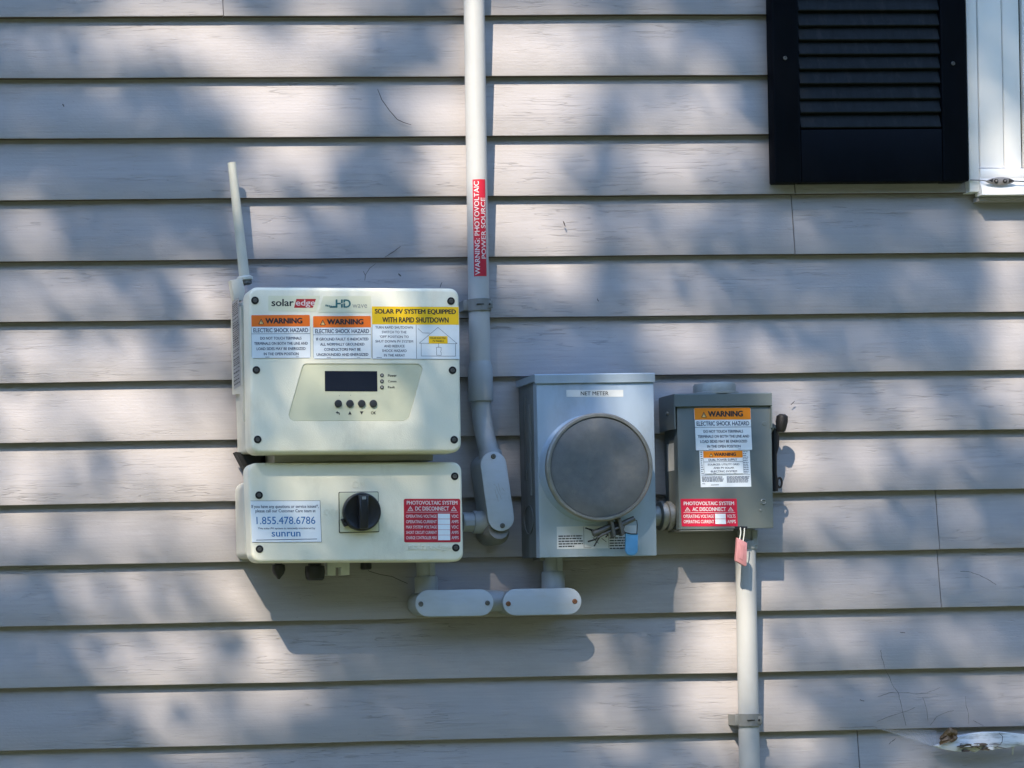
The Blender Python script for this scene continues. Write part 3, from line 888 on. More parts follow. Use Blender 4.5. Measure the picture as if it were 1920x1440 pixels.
red_sticker(sw, (757, 935.3), (862.7, 935.3), (757.8, 1017), QD, 'DC DISCONNECT',
            [('OPERATING VOLTAGE', 'VDC'), ('OPERATING CURRENT', 'AMPS'), ('MAX SYSTEM VOLTAGE', 'VDC'), ('SHORT CIRCUIT CURRENT', 'AMPS'), ('CHARGE CONTROLLER MAX', 'AMPS')],
            (.60, .815, .036, .058), (.045, .135, .175, .272, .306), (.40, .525, .648, .771, .893), 'red', 'red DC disconnect sticker')

# glands and plugs under the box
zb = P(600, 1050, .09).z


def gland(q0, q1, prof, d, label=None):
    c = P(*q0, d); s = (P(*q0, d) - P(*q1, d)).length
    bm = BM(); lathe(bm, [(r, h * s) for r, h in prof], c, (0, 0, -1), 20); return obj('cable_gland', bm, M['black'], sw, label)


gland((522, 1048), (522, 1086), [(.007, 0), (.007, .25), (.0115, .3), (.0120, .55), (.010, .72), (.005, .88), (.002, 1)], .075)
gland((590, 1048), (590, 1088), [(.012, 0), (.012, .3), (.0175, .34), (.0185, .62), (.0165, .92), (.013, 1)], .075)
gland((686, 1048), (686, 1068), [(.010, 0), (.010, .9), (.008, 1)], .06)
bm = BM()
prism(bm, [XZ(609.5, 1050, .06), XZ(653, 1050, .06), XZ(653, 1078, .06), XZ(637, 1079, .06), XZ(637, 1064, .06), XZ(627, 1064, .06), XZ(627, 1079, .06), XZ(610.5, 1079, .06)], .072, .05, .002, 2)
obj('nylon_clip', bm, M['whiteplug'], sw)
bm = BM(); tube(bm, [P(x, y, d) for x, y, d in ((687, 1064, .06), (692, 1071, .05), (712, 1077, .035), (735, 1081, .025), (752, 1089, .021), (764, 1094, .0205))], .0005, 6)
obj('cable_tail', bm, M['wire'], sw)


# =================================================================== CONDUITS
def conduit_label(parent, axis_px, rad, dpt, yt, yb, a0, a1):
    """printed strip wrapped round a vertical pipe"""
    ct, cb = P(axis_px[0], yt, dpt), P(axis_px[1], yb, dpt)

    def mp(u, v, h):
        a = math.radians(a0 + (a1 - a0) * u); c = ct.lerp(cb, v)
        return Vector((c.x + (rad + h) * math.sin(a), c.y - (rad + h) * math.cos(a), c.z))
    return mp


KD, KR = 0.0405, 0.0188
k0 = P(897.5, 555, KD)
kax = P(889, 0, KD); kax = Vector((kax.x, -KD, kax.z))
upc = thing('conduit', 'upright grey conduit pipe running up the wall with a red warning label', 'conduit', P(918, 855, KD))
low = P(901.5, 745, KD)
top = Vector((k0.x + (kax.x - k0.x) * 3.2, -KD, k0.z + 1.9))
bm = BM(); tube(bm, [top, k0.lerp(top, .5), k0, low + Vector((0, 0, .002))], KR, 32); obj('pipe', bm, M['pvclight'], upc)
# belled coupling
cz = P(901.5, 752.5, KD)
hh = P(900, 678, KD).z - cz.z
bm = BM(); lathe(bm, [(KR + .0002, hh), (KR + .0006, hh * .97), (.0222, hh * .80), (.0224, hh * .02), (.0218, 0), (KR - .001, -.0005)], (cz.x, -KD, cz.z), (0, 0, 1), 32); obj('coupling', bm, M['pvc'], upc)
bp = [(902, 752, KD), (903, 775, KD), (906, 800, .043), (910.5, 822, .050), (916, 843, .058), (922, 862, .064)]
bm = BM(); tube(bm, [P(*q) for q in bp], KR - .0012, 28); obj('bend', bm, M['pvc'], upc)
mpf = conduit_label(upc, (894.2, 897), KR, KD, 339.5, 520.5, -40, 33)
bm = BM(); n = 12
for h in (.0001, .0005):
    pass
ga = [[bm.verts.new(mp_) for mp_ in (mpf(i / n, 0, .0005), mpf(i / n, 1, .0005))] for i in range(n + 1)]
for i in range(n): bm.faces.new((ga[i][0], ga[i + 1][0], ga[i + 1][1], ga[i][1]))
cl = obj('warning_label', bm, M['red'], upc)


def wrap_text(bm, s, v_bot, v_top, u0, u1, h, bold):
    vs, fs = text_geo(s, bold)
    V = [bm.verts.new(mpf(u0 + y * (u1 - u0), v_bot + x * (v_top - v_bot), h + e)) for x, y, e in vs]
    for f in fs:
        try: bm.faces.new([V[i] for i in f])
        except ValueError: pass


def _b(bm):
    wrap_text(bm, 'WARNING: PHOTOVOLTAIC', .985, .02, .10, .46, .0009, .012); wrap_text(bm, 'POWER SOURCE', .82, .19, .58, .95, .0009, .012)


printed('lettering', cl, M['whiteink'], _b)


def strap(px_l, px_r, y0, y1, cx, d, rad, label, tone='strap'):
    zt, zb = P(cx, y0, d).z, P(cx, y1, d).z; c = P(cx, (y0 + y1) / 2, d)
    t = thing('pipe_strap', label, 'pipe strap', (c.x, -d, c.z), 'straps holding conduit to the wall')
    bm = BM(); n = 20; R = []
    for z, grow in ((zb, 0), (zt, 0)):
        for rr_ in (rad + .0003, rad + .0034):
            ring = []
            for k in range(n + 1):
                a = math.radians(-125 + 250 * k / n); ring.append(bm.verts.new((c.x + rr_ * math.sin(a), -d - rr_ * math.cos(a), z)))
            R.append(ring)
    for k in range(n):
        for a, e in ((0, 1), (1, 3), (3, 2), (2, 0)): bm.faces.new((R[a][k], R[a][k + 1], R[e][k + 1], R[e][k]))
    for k in (0, n): bm.faces.new((R[0][k], R[1][k], R[3][k], R[2][k]))
    obj('band', bm, M[tone], t)
    xl = P(px_l, y0, d).x; xr = P(px_r, y0, d).x
    bm = BM(); prism(bm, rect(xl, c.x - rad - .0012, zb + .0015, zt - .0015), d + .006, .0158, .0015, 2); obj('ear', bm, M[tone], t)
    bm = BM(); prism(bm, rect(c.x + rad * .55, xr, zb + .004, zt - .004), d + .0195, d + .004, .0012, 2); obj('clasp', bm, M[tone], t)
    bm = BM(); prism(bm, rect(c.x - .010, c.x + .003, (zt + zb) / 2 - .0008, (zt + zb) / 2 + .0008), d + rad + .0042, d + rad * .9); obj('clip_slot', bm, M['hole'], t)
    small_screw('screw', (xr - .006, -d - .0196, (zt + zb) / 2), .0018, t, 'hole')
    return t


strap(867, 918, 562, 584, 897.7, KD, KR, 'grey pipe strap around the tall conduit beside the inverter')

# ---- conduit bodies
def fitting(label, ca, cb, r, df, screws, marks, m='plate', group='conduit bodies with oval covers', screw_m='lead'):
    A, Bq = P(*ca, df), P(*cb, df)
    t = thing('conduit_fitting', label, 'conduit body', ((A.x + Bq.x) / 2, -df + .03, (A.z + Bq.z) / 2), group)
    a, c = (A.x, A.z), (Bq.x, Bq.z)
    bm = BM(); prism(bm, stadium(a, c, r - .0022), df - .00425, .020, .002, 2); obj('housing', bm, M['pvc'], t)
    bm = BM(); prism(bm, stadium(a, c, r - .0006), df - .00305, df - .0042); obj('gasket', bm, M['hole'], t)
    bm = BM(); prism(bm, stadium(a, c, r), df, df - .0030, .0012, 2); cv = obj('cover_plate', bm, M[m], t)
    for q in screws:
        p = P(*q, df); small_screw('screw', p, .0046, t, screw_m)
    return t, a, c


LBt, a, c = fitting('upright conduit body with a tilted oval cover between the inverter and the meter box', (925.5, 871.5), (939.8, 971), .0238, .092, [(925, 855.5), (942, 985.5)], None)
p = P(928.5, 998, .06); bm = BM(); tube(bm, [(p.x, -.082, p.z + .004), (p.x, -.070, p.z), (p.x, -.016, p.z)], [.018, .0232, .0232], 28); obj('rear_hub', bm, M['strap'], LBt)
pa, pb = P(866, 979, .055), P(914, 979, .055)
bm = BM(); tube(bm, [pa.lerp(pb, .42), pa.lerp(pb, .46), pb], [.0195, .0208, .0208], 28); obj('side_hub', bm, M['pvc'], LBt)
bm = BM(); tube(bm, [pa, pa.lerp(pb, .44)], .0176, 28)
nip = obj('nipple', bm, M['pvc'], LBt)
bm = BM(); prism(bm, rect(pa.x + .002, pa.lerp(pb, .4).x, pa.z - .008, pa.z + .003), .0735, .066, .0008, 1); obj('molded_rib', bm, M['pvc'], LBt)
pa, pb = P(921, 866, .066), P(918.5, 848, .062)
bm = BM(); tube(bm, [pa, pb], [.0215, .0205], 28); obj('top_hub', bm, M['pvc'], LBt)


# faint pencil scrawl on the tilted cover
def _scr(bm):
    rs = random.Random(3)
    for q in (((930, 911), (936, 927)), ((928, 918), (932, 934)), ((934, 906), (938, 923)), ((941, 914), (946, 921)), ((932, 926), (934, 940)), ((937, 927), (940, 936)), ((926, 908), (929, 910))):
        A, B_ = P(*q[0], .0922), P(*q[1], .0922); d = (B_ - A).normalized(); s = Vector((-d.z, 0, d.x)) * .0003
        bm.faces.new([bm.verts.new(v) for v in (A - s, B_ - s, B_ + s, A + s)])


bm = BM(); _scr(bm); obj('pencil_scrawl', bm, M['grey'], LBt, recalc=False)


def hfit(label, ca, cb, screws, nx, ny0, ny1, nd, screw_m, right_hub=None):
    t, a, c = fitting(label, ca, cb, .0240, .086, screws, None, screw_m=screw_m)
    p0, p1 = P(nx, ny0, nd), P(nx, ny1, nd); p1 = Vector((p0.x, p0.y, p1.z))
    bm = BM(); tube(bm, [p0, p0.lerp(p1, .5)], .0168, 28); obj('nipple', bm, M['pvc'], t)
    bm = BM(); tube(bm, [p0.lerp(p1, .48), p0.lerp(p1, .52), p1], [.0190, .0205, .0205], 28); obj('top_hub', bm, M['pvc'], t)
    mid = p0.lerp(p1, .25)
    bm = BM(); prism(bm, rect(p0.x + .002, p0.x + .0125, p0.lerp(p1, .47).z, p0.z), nd + .0185, nd + .008, .0008, 1); obj('molded_rib', bm, M['pvc'], t)
    if right_hub:
        q0, q1 = P(*right_hub[0], .05), P(*right_hub[1], .05)
        bm = BM(); tube(bm, [q0, q1], [.0205, .0185], 28); obj('side_hub', bm, M['pvc'], t)
    return t


hfit('horizontal conduit body below the switch box, steel screws in its cover', (803.5, 1131.5), (901, 1129.8), [(789, 1132.5), (914, 1130.5)], 798, 1052, 1112, .055, 'lead', ((905, 1127), (941, 1126)))
hfit('horizontal conduit body below the meter box, rusted screws in its cover', (967.5, 1129.2), (1066, 1127.2), [(953, 1132), (1077.5, 1127.5)], 1036, 1038, 1108, .055, 'rusty', None)

# =================================================================== METER BOX
MD = 0.123
mt = thing('meter_box', 'blue-grey metal meter box with a round blanked opening', 'meter box', P(1120, 1044, .014))
fr = [XZ(1006.5, 712, MD), XZ(1224.5, 712, MD), XZ(1232.3, 1042, MD), XZ(1011.5, 1045, MD)]
mx0, mx1 = (fr[0][0] + fr[3][0]) / 2, (fr[1][0] + fr[2][0]) / 2; mz0 = (fr[2][1] + fr[3][1]) / 2; mz1 = P(1115, 700, MD + .004).z
# raised round boss is turned in front of the face
bm = BM(); prism(bm, rect(mx0, mx1, mz0, mz1 - .004), MD, MD - .020, .0012, 2); obj('front_cover', bm, M['galv'], mt)
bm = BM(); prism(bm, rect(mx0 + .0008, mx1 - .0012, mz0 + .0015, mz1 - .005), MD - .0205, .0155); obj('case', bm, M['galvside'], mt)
hx0, hx1 = P(1002.7, 708, MD + .004).x, P(1228, 708, MD + .004).x; hz = P(1110, 717.5, MD + .004).z
bm = BM()
prof = [(-.0155, mz1 - .001), (-MD - .002, mz1), (-MD - .004, mz1 - .002), (-MD - .004, hz), (-MD - .0012, hz), (-MD - .0012, hz + .004), (-.0155, hz + .003)]
ra, rb = [[bm.verts.new((x, y, z)) for y, z in prof] for x in (hx0, hx1)]
for k in range(len(prof)): bm.faces.new((ra[k], ra[(k + 1) % len(prof)], rb[(k + 1) % len(prof)], rb[k]))
bm.faces.new(ra); bm.faces.new(rb); obj('hood', bm, M['galv'], mt)
bm = BM(); prism(bm, rect(mx0 + .02, mx0 + .105, mz0 - .004, mz0 + .0012), .060, .02, .001, 1); obj('bottom_flange', bm, M['bush'], mt)
# blanking disc and its locking ring
rc = P(1124.8, 875.8, MD + .042); RR = .0945
ctr = Vector((rc.x, -MD, rc.z))
bm = BM(); lathe(bm, [(RR + .003, .0002), (RR + .001, .004), (RR - .001, .026), (RR - .004, .030)], ctr, (0, -1, 0), 96); obj('socket_rim', bm, M['galv'], mt)
bm = BM()
prof = [(RR - .006, .030), (RR + .0005, .0305), (RR + .0022, .033), (RR + .0022, .040), (RR - .0005, .0432), (RR - .0045, .0432), (RR - .0052, .0405)]
n = 96; o_ = ctr; R = []
for r, h in prof: R.append([bm.verts.new((o_.x + r * math.cos(2 * math.pi * k / n), o_.y - h, o_.z + r * math.sin(2 * math.pi * k / n))) for k in range(n)])
for a, c in zip(R, R[1:] + R[:1]):
    for k in range(n): bm.faces.new((a[k], a[(k + 1) % n], c[(k + 1) % n], c[k]))
rg = obj('locking_ring', bm, M['ring'], mt)
bm = BM(); lathe(bm, [(RR - .0058, .030), (RR - .0058, .0402), (RR - .008, .0412), (RR * .6, .0420), (.002, .0424)], ctr, (0, -1, 0), 96); obj('blank_disc', bm, M['disc'], mt)
# side knockouts
kx = mx0 + .0006
for zz, rr_ in ((P(988, 975, .06).z, .027), ):
    bm = BM(); nn = 32; R = []
    for r, xo in ((rr_, 0), (rr_, -.0014), (rr_ - .0022, -.0014), (rr_ - .0022, 0)):
        R.append([bm.verts.new((kx + xo, -.062 + r * math.cos(2 * math.pi * k / nn), zz + r * math.sin(2 * math.pi * k / nn))) for k in range(nn)])
    for a, c in zip(R, R[1:] + R[:1]):
        for k in range(nn): bm.faces.new((a[k], a[(k + 1) % nn], c[(k + 1) % nn], c[k]))
    obj('knockout', bm, M['galvside'], mt)
for z1_, z2_, yy in ((P(985, 742, .06).z, P(988, 900, .06).z, -.050), (P(985, 760, .06).z, P(988, 930, .06).z, -.078)):
    bm = BM(); box(bm, kx - .0018, kx + .001, yy - .005, yy + .005, z2_, z1_); obj('pressed_rib', bm, M['galvside'], mt)
st, F = sticker('name_label', mt, (1061.8, 731.2), (1168.4, 731), (1062, 744.2), MD, M['paperdim'], .0004)
printed('lettering', st, M['ink'], lambda bm: put_text(bm, F, 'NET METER', .25, .74, .22, .78, H2, .01))
st, F = sticker('notice_label', mt, (1043.6, 987.5), (1193, 985), (1044.4, 1029.6), MD, M['paperdim'], .0004)


def _b(bm):
    rs = random.Random(8)
    for x0, x1, v0, nl in ((.02, .325, .40, 5), (.66, .93, .52, 5)):
        for k in range(nl):
            u = x0; v = v0 + k * .115; end = x1 - (rs.uniform(.02, .12) if k == nl - 1 else rs.uniform(0, .03))
            while u < end - .01:
                w = min(rs.uniform(.02, .06), end - u); put_poly(bm, F, [(u, v), (u + w, v), (u + w, v + .055), (u, v + .055)], H2); u += w + .007
    for u in (.338, .65): put_line(bm, F, (u, .02), (u, .98), .0007, H2)
    put_line(bm, F, (.345, .955), (.43, .955), .0007, H2)
    for a, c in (((.35, .08), (.42, .12)), ((.42, .12), (.50, .22)), ((.56, .55), (.62, .72)), ((.45, .5), (.52, .78))): put_line(bm, F, a, c, .0009, H2)


printed('lettering', st, M['ink'], _b)
# ring clamp
cl = thing('ring_clamp', 'dull metal clamp with cut wire ends under the round meter disc', 'clamp', P(1150, 990, MD + .02))
KDm = MD + .024
bm = BM(); tube(bm, [P(1112, 1001, KDm), P(1126, 995, KDm), P(1147, 986, KDm)], [.0065, .0058, .0058], 12); obj('bolt_barrel', bm, M['lead'], cl)
bm = BM(); tube(bm, [P(1120, 1008, KDm + .002), P(1150, 993, KDm + .004), P(1165, 988, KDm + .004)], .0022, 8); obj('clamp_bolt', bm, M['lead'], cl)
bm = BM(); tube(bm, [P(1166, 983, KDm), P(1178, 977, KDm), P(1189, 972, KDm)], [.0052, .0052, .0046], 12); obj('bolt_barrel', bm, M['lead'], cl)
for q in ([(1143, 974), (1149.5, 972.5), (1155, 1006), (1150, 1008)], [(1157, 972), (1163.5, 970.5), (1172, 1001), (1166, 1005)]):
    bm = BM(); prism(bm, [XZ(*p, KDm + .008) for p in q], KDm + .010, KDm - .006, .001, 1); obj('clamp_tab', bm, M['lead'], cl)
bm = BM(); prism(bm, [XZ(*p, KDm) for p in ((1148, 1000), (1150, 980), (1160, 976), (1166, 990), (1160, 1003))], KDm + .003, KDm - .012, .001, 1); obj('lock_body', bm, M['hole'], cl)
for w_ in ([(1124, 1003, 0), (1117, 1011, .002), (1102.5, 1015.5, .002)], [(1126, 1004, 0), (1121, 1012, .002), (1114, 1024, .002)], [(1135, 1000, 0), (1140, 1003, .008), (1136, 1007, .003)], [(1112, 996, 0), (1104, 992, 0), (1098, 990, -.004)]):
    bm = BM(); tube(bm, [P(x, y, KDm + e) for x, y, e in w_], .0014, 6); obj('wire_end', bm, M['hole'], cl)
# blue seal
sd = MD + .020
se = thing('utility_seal', 'light blue plastic tag hanging from a wire loop on the meter box', 'seal tag', P(1184, 1000, sd))
o_ = [XZ(1172.5, 1000, sd), XZ(1195.5, 1000, sd)] + [XZ(1184 + 11.5 * math.cos(t), 1031 + 11 * math.sin(t), sd) for t in [math.pi * k / 10 for k in range(11)]]
bm = BM(); prism(bm, o_, sd + .0022, sd - .0022, .001, 2); obj('tag', bm, M['bluetag'], se)
for q in ([(1173, 1000), (1169, 993), (1171, 986), (1180, 979)], [(1194, 1000), (1195, 985), (1194, 976), (1186, 974)], [(1171, 998), (1183, 1001), (1195, 1001)]):
    bm = BM(); tube(bm, [P(x, y, sd + .003) for x, y in q], .0008, 6); obj('seal_wire', bm, M['wire'], se)

# =================================================================== AC DISCONNECT
GD = 0.089; GH = GD + .005
ac = thing('disconnect_switch', 'dark grey disconnect switch box with orange and red stickers', 'disconnect switch', P(1360, 992, .014))
fr = [XZ(1268, 758, GD), XZ(1446.4, 758, GD), XZ(1450, 991.8, GD), XZ(1274, 991, GD)]
gx0, gx1, gz0 = (fr[0][0] + fr[3][0]) / 2 + .0005, (fr[1][0] + fr[2][0]) / 2, (fr[2][1] + fr[3][1]) / 2
gz1 = P(1355, 737, GH).z
bm = BM(); prism(bm, rect(gx0, gx1, gz0, gz1 - .004), GD, GD - .016, .0012, 2); obj('door', bm, M['dkgrey'], ac)
bm = BM(); prism(bm, rect(gx0 + .003, gx1 - .003, gz0 + .0025, gz1 - .003), GD - .0165, .0155); obj('case', bm, M['dkgrey'], ac)
bm = BM(); hx0, hx1 = P(1265.4, 745, GH).x, P(1446.5, 745, GH).x; hzb = P(1355, 761, GH).z
prof = [(-.0157, gz1), (-GH + .002, gz1), (-GH, gz1 - .002), (-GH, hzb), (-GD - .0005, hzb), (-GD - .0005, gz1 - .004), (-.0157, gz1 - .0028)]
ra, rb = [[bm.verts.new((x, y, z)) for y, z in prof] for x in (hx0, hx1)]
for k in range(len(prof)): bm.faces.new((ra[k], ra[(k + 1) % len(prof)], rb[(k + 1) % len(prof)], rb[k]))
bm.faces.new(ra); bm.faces.new(rb); obj('hood', bm, M['dkgrey'], ac)
# deep side cheeks of the hood
for sx, tx in ((hx0 - .0012, hx0 + .0008), (hx1 - .0008, hx1 + .0012)):
    bm = BM(); box(bm, sx, tx, -GH + .001, -.016, P(1255, 808, .05).z, gz1 - .001); obj('hood_cheek', bm, M['dkgrey'], ac)
bm = BM(); lathe(bm, [(.0032, 0), (.0032, .0018), (.0018, .003)], (hx0 - .0012, -.060, P(1258, 775, .06).z), (-1, 0, 0), 12); obj('cheek_screw', bm, M['steel'], ac)
# rain hub on the lid
hp = P(1338, 737, .048)
bm = BM(); lathe(bm, [(.043, 0), (.043, .003), (.0375, .0045), (.0375, .017), (.0355, .0205), (.030, .0215)], (hp.x, -.052, gz1 + .0002), (0, 0, 1), 40); obj('top_hub', bm, M['hub'], ac)
for x in (1284, 1292, 1384):
    q = P(x, 737, .05); bm = BM(); lathe(bm, [(.003, 0), (.003, .002), (.0018, .0035)], (q.x, -.05, gz1 + .0002), (0, 0, 1), 10); obj('lid_screw', bm, M['zinc'], ac)
F = Frame((gx0 + .0028, -.028, P(1255, 833, .03).z), (gx0 + .0028, -.062, P(1255, 833, .03).z), (gx0 + .0028, -.028, P(1256, 884, .03).z), nrm=(-1, 0, 0))
sticker('side_label', ac, 0, 0, 0, 0, M['paperdim'], .001, frame=F)
# operating handle on the right side
hd = .050
bm = BM(); tube(bm, [P(1446, 802, hd), P(1456, 806, hd), P(1466, 806, hd + .006)], [.009, .0065, .005], 12); obj('handle_arm', bm, M['hub'], ac)
c0, c1 = P(1464, 810, hd + .008), P(1467, 777, hd + .008)
bm = BM(); tube(bm, [c0.lerp(c1, t) for t in (0, .08, .3, .6, .9, 1)], [.0060, .0080, .0095, .0108, .0100, .0062], 16); obj('handle_grip', bm, M['black'], ac)
bm = BM(); prism(bm, [XZ(x, y, .055) for x, y in ((1449, 800), (1456, 806), (1461, 818), (1460, 838), (1456, 852), (1456, 890), (1459, 902), (1458, 921), (1450, 921))], .058, .040, .001, 1); obj('handle_plate', bm, M['black'], ac)
bm = BM(); c = P(1461.5, 905, .05); n = 24
prof = [(.0052, -.002), (.0085, -.002), (.0085, .002), (.0052, .002)]
R = [[bm.verts.new((c.x + r * .65 * math.cos(2 * math.pi * k / n), c.y + h, c.z + r * 1.25 * math.sin(2 * math.pi * k / n))) for k in range(n)] for r, h in prof]
for a, e in zip(R, R[1:] + R[:1]):
    for k in range(n): bm.faces.new((a[k], a[(k + 1) % n], e[(k + 1) % n], e[k]))
obj('padlock_eye', bm, M['black'], ac)
# door details
c = P(1431, 941, GD)
bm = BM(); lathe(bm, [(.0050, 0), (.0050, .0012), (.0042, .0018), (.0034, .0012), (.0030, .0004)], c, (0, -1, 0), 20); obj('door_rivet', bm, M['dkgrey'], ac, loc=c)
bm = BM(); prism(bm, circ(XZ(1426, 957, GD), .0022, 10), GD + .0012, GD, .0005, 1); obj('door_dimple', bm, M['dkgrey'], ac)
bm = BM(); prism(bm, circ(XZ(1433, 794, GD), .004, 12), GD + .0008, GD, .0005, 1); obj('door_dimple', bm, M['dkgrey'], ac)
bm = BM(); prism(bm, [XZ(1378, 987, GD), XZ(1400, 987, GD), XZ(1400, 993, GD), XZ(1378, 993, GD)], GD + .003, GD - .01, .0006, 1); obj('latch', bm, M['black'], ac)
bm = BM(); prism(bm, rect(gx0 + .001, P(1377, 992, GD).x, gz0 - .0035, gz0 - .0003), GD - .002, .03, .0008, 1); obj('bottom_lip', bm, M['bush'], ac)
# stickers
slab, F = sticker('wiring_label', ac, (1310.8, 840), (1405.4, 839.2), (1313.9, 913.5), GD, M['paper'], .0006)


def _b(bm):
    rs = random.Random(5)
    for x0, x1, v0, v1, step in ((.02, .075, .10, .66, .055), (.86, .97, .10, .66, .045), (.03, .46, .73, .86, .028), (.52, .97, .73, .88, .028)):
        v = v0
        while v < v1:
            u = x0; end = x1 - rs.uniform(0, .03)
            while u < end - .01:
                w = min(rs.uniform(.02, .07), end - u); put_poly(bm, F, [(u, v), (u + w, v), (u + w, v + .016), (u, v + .016)], H2); u += w + .008
            v += step
    put_line(bm, F, (.02, .70), (.98, .69), .0005, H2); put_line(bm, F, (.20, .945), (.36, .945), .0009, H2)
    put_text(bm, F, 'LISTED', .03, .09, .90, .925, H2, .01)


printed('lettering', slab, M['navy'], _b)
warn_sticker(ac, (1300.9, 764.8), (1407, 764), (1304.4, 845), GD + .0007, .28, .455, 'ELECTRIC SHOCK HAZARD', T4, 'orange2', 'large warning sticker', tw=(.185, .86))
warn_sticker(ac, (1317.7, 845.6), (1392, 844.8), (1320.3, 889), GD + .0007, .30, .475, 'DUAL POWER SUPPLY', [('SOURCES: UTILITY GRID', .80), ('AND PV SOLAR', .52), ('ELECTRIC SYSTEM', .66)], 'orange2', 'small warning sticker', tw=(.215, .83), r=.002, subh=(.13, .85))
red_sticker(ac, (1276, 935.3), (1381, 935), (1278.3, 987), GD, 'AC DISCONNECT', [('OPERATING VOLTAGE', 'VOLTS'), ('OPERATING CURRENT', 'AMPS')], (.60, .79, .062, .088), (.10, .235, .305, .45, .50), (.635, .83), 'red2', 'red AC disconnect sticker', r=.0012)
# threaded connector on the left side
cx = P(1250, 966, .05); zc = P(1256, 967, .05).z
nl = thing('threaded_connector', 'short threaded conduit connector between the meter box and the dark grey disconnect', 'conduit connector', (cx.x, -.05, zc))
x0 = mx1 + .0005; x1 = gx0 + .0025; L_ = x1 - x0
bm = BM(); lathe(bm, [(.0185, 0), (.0185, L_ * .55)], (x0, -.05, zc), (1, 0, 0), 24); obj('sleeve', bm, M['hub'], nl)
bm = BM(); lathe(bm, [(.0215, L_ * .52), (.0268, L_ * .56), (.0268, L_ * .68), (.0225, L_ * .70), (.0225, L_ * .76), (.0262, L_ * .78), (.0262, L_ * .92), (.0225, L_ * .94), (.0225, L_ * .999)], (x0, -.05, zc), (1, 0, 0), 28); obj('locknut', bm, M['bush'], nl)
# red seal
sd = GD + .006
rt = thing('meter_seal', 'faded pinkish red seal tag dangling from the disconnect latch', 'seal tag', P(1388, 992, sd))
bm = BM(); prism(bm, [XZ(*q, sd) for q in ((1381.5, 1008), (1400, 1018), (1399, 1060), (1396.5, 1062), (1379, 1052), (1378.5, 1048))], sd + .003, sd - .004, .0012, 2); obj('tag', bm, M['pinktag'], rt)
bm = BM(); prism(bm, [XZ(*q, sd) for q in ((1387, 1019), (1394, 1023), (1392, 1051), (1385, 1047))], sd + .0038, sd + .0031, .0004, 1); obj('tag_rib', bm, M['pinktag'], rt)
for q in ([(1388, 989), (1389, 998), (1387, 1011)], [(1396, 990), (1395, 1004), (1393, 1016)]):
    bm = BM(); tube(bm, [P(x, y, sd) for x, y in q], .0010, 6); obj('seal_cord', bm, M['whiteplug'], rt)

# ---- lower conduit
c0 = P(1405.3, 1440, .042); ct = P(1397.8, 1040, .042)
lw = thing('conduit', 'short pale conduit pipe running down from the dark grey disconnect', 'conduit', (c0.x, -.042, .45))
xt = ct.x
bot = Vector((c0.x + (c0.x - ct.x) * 1.5, -.042, .42))
topv = Vector((xt - .0003, -.042, gz0 - .034))
bm = BM(); tube(bm, [topv, ct, c0, bot], .0182, 32); obj('pipe', bm, M['pvclight'], lw)
tz = gz0 - .0005
bm = BM(); lathe(bm, [(.0155, 0), (.0155, -.020), (.0196, -.021), (.0200, -.034), (.0188, -.036)], (xt + .002, -.042, tz), (0, 0, 1), 28); obj('terminal_adapter', bm, M['pvc'], lw)
bm = BM(); prism(bm, rect(xt + .006, xt + .0165, tz - .030, tz - .002), .0605, .045, .0006, 1); obj('molded_rib', bm, M['pvc'], lw)
strap(1375.5, 1421, 1338, 1361, 1403.3, .042, .0182, 'grey pipe strap around the lower conduit near the bottom', 'strap')

# =================================================================== WIRE HOLDER under the window
wh = thing('wire_clip', 'grey metal clip on a wire across the window sill', 'wire clip', P(1877, 339, .048))
o_ = [(1849 + 56 * k / 12, 339.2 - 7.6 * math.sin(math.pi * k / 12) ** .8) for k in range(13)] + [(1905 - 56 * k / 12, 339.4 + 7.4 * math.sin(math.pi * k / 12) ** .8) for k in range(1, 12)]
bm = BM(); prism(bm, [XZ(*q, .048) for q in o_], .048, .0440, .0012, 2); obj('clip_plate', bm, M['clip'], wh)
for x in (1867.5, 1884):
    bm = BM(); lathe(bm, [(.0040, .0001), (.0040, .0010), (.0028, .0014)], P(x, 339.5, .048), (0, -1, 0), 14); obj('rivet_hole', bm, M['hole'], wh)
    bm = BM(); lathe(bm, [(.0020, .0012), (.0020, .0022), (.0010, .0026)], P(x, 339.5, .048), (0, -1, 0), 10); obj('rivet', bm, M['clip'], wh)
for q in ([(1854, 338), (1862, 335), (1861, 342)], [(1901, 339), (1892, 335), (1891, 343)]):
    bm = BM(); prism(bm, [XZ(*p, .048) for p in q], .0484, .0480); obj('slot', bm, M['hole'], wh)
bm = BM(); tube(bm, [P(x, y, d) for x, y, d in ((1819, 337.5, .0335), (1835, 337.8, .0375), (1851, 339.3, .0465))], .0009, 6); obj('wire', bm, M['lead'], wh)
bm = BM(); tube(bm, [P(x, y, .0465) for x, y in ((1903, 339.5), (1930, 341), (2040, 345))], .0011, 6); obj('wire', bm, M['lead'], wh)

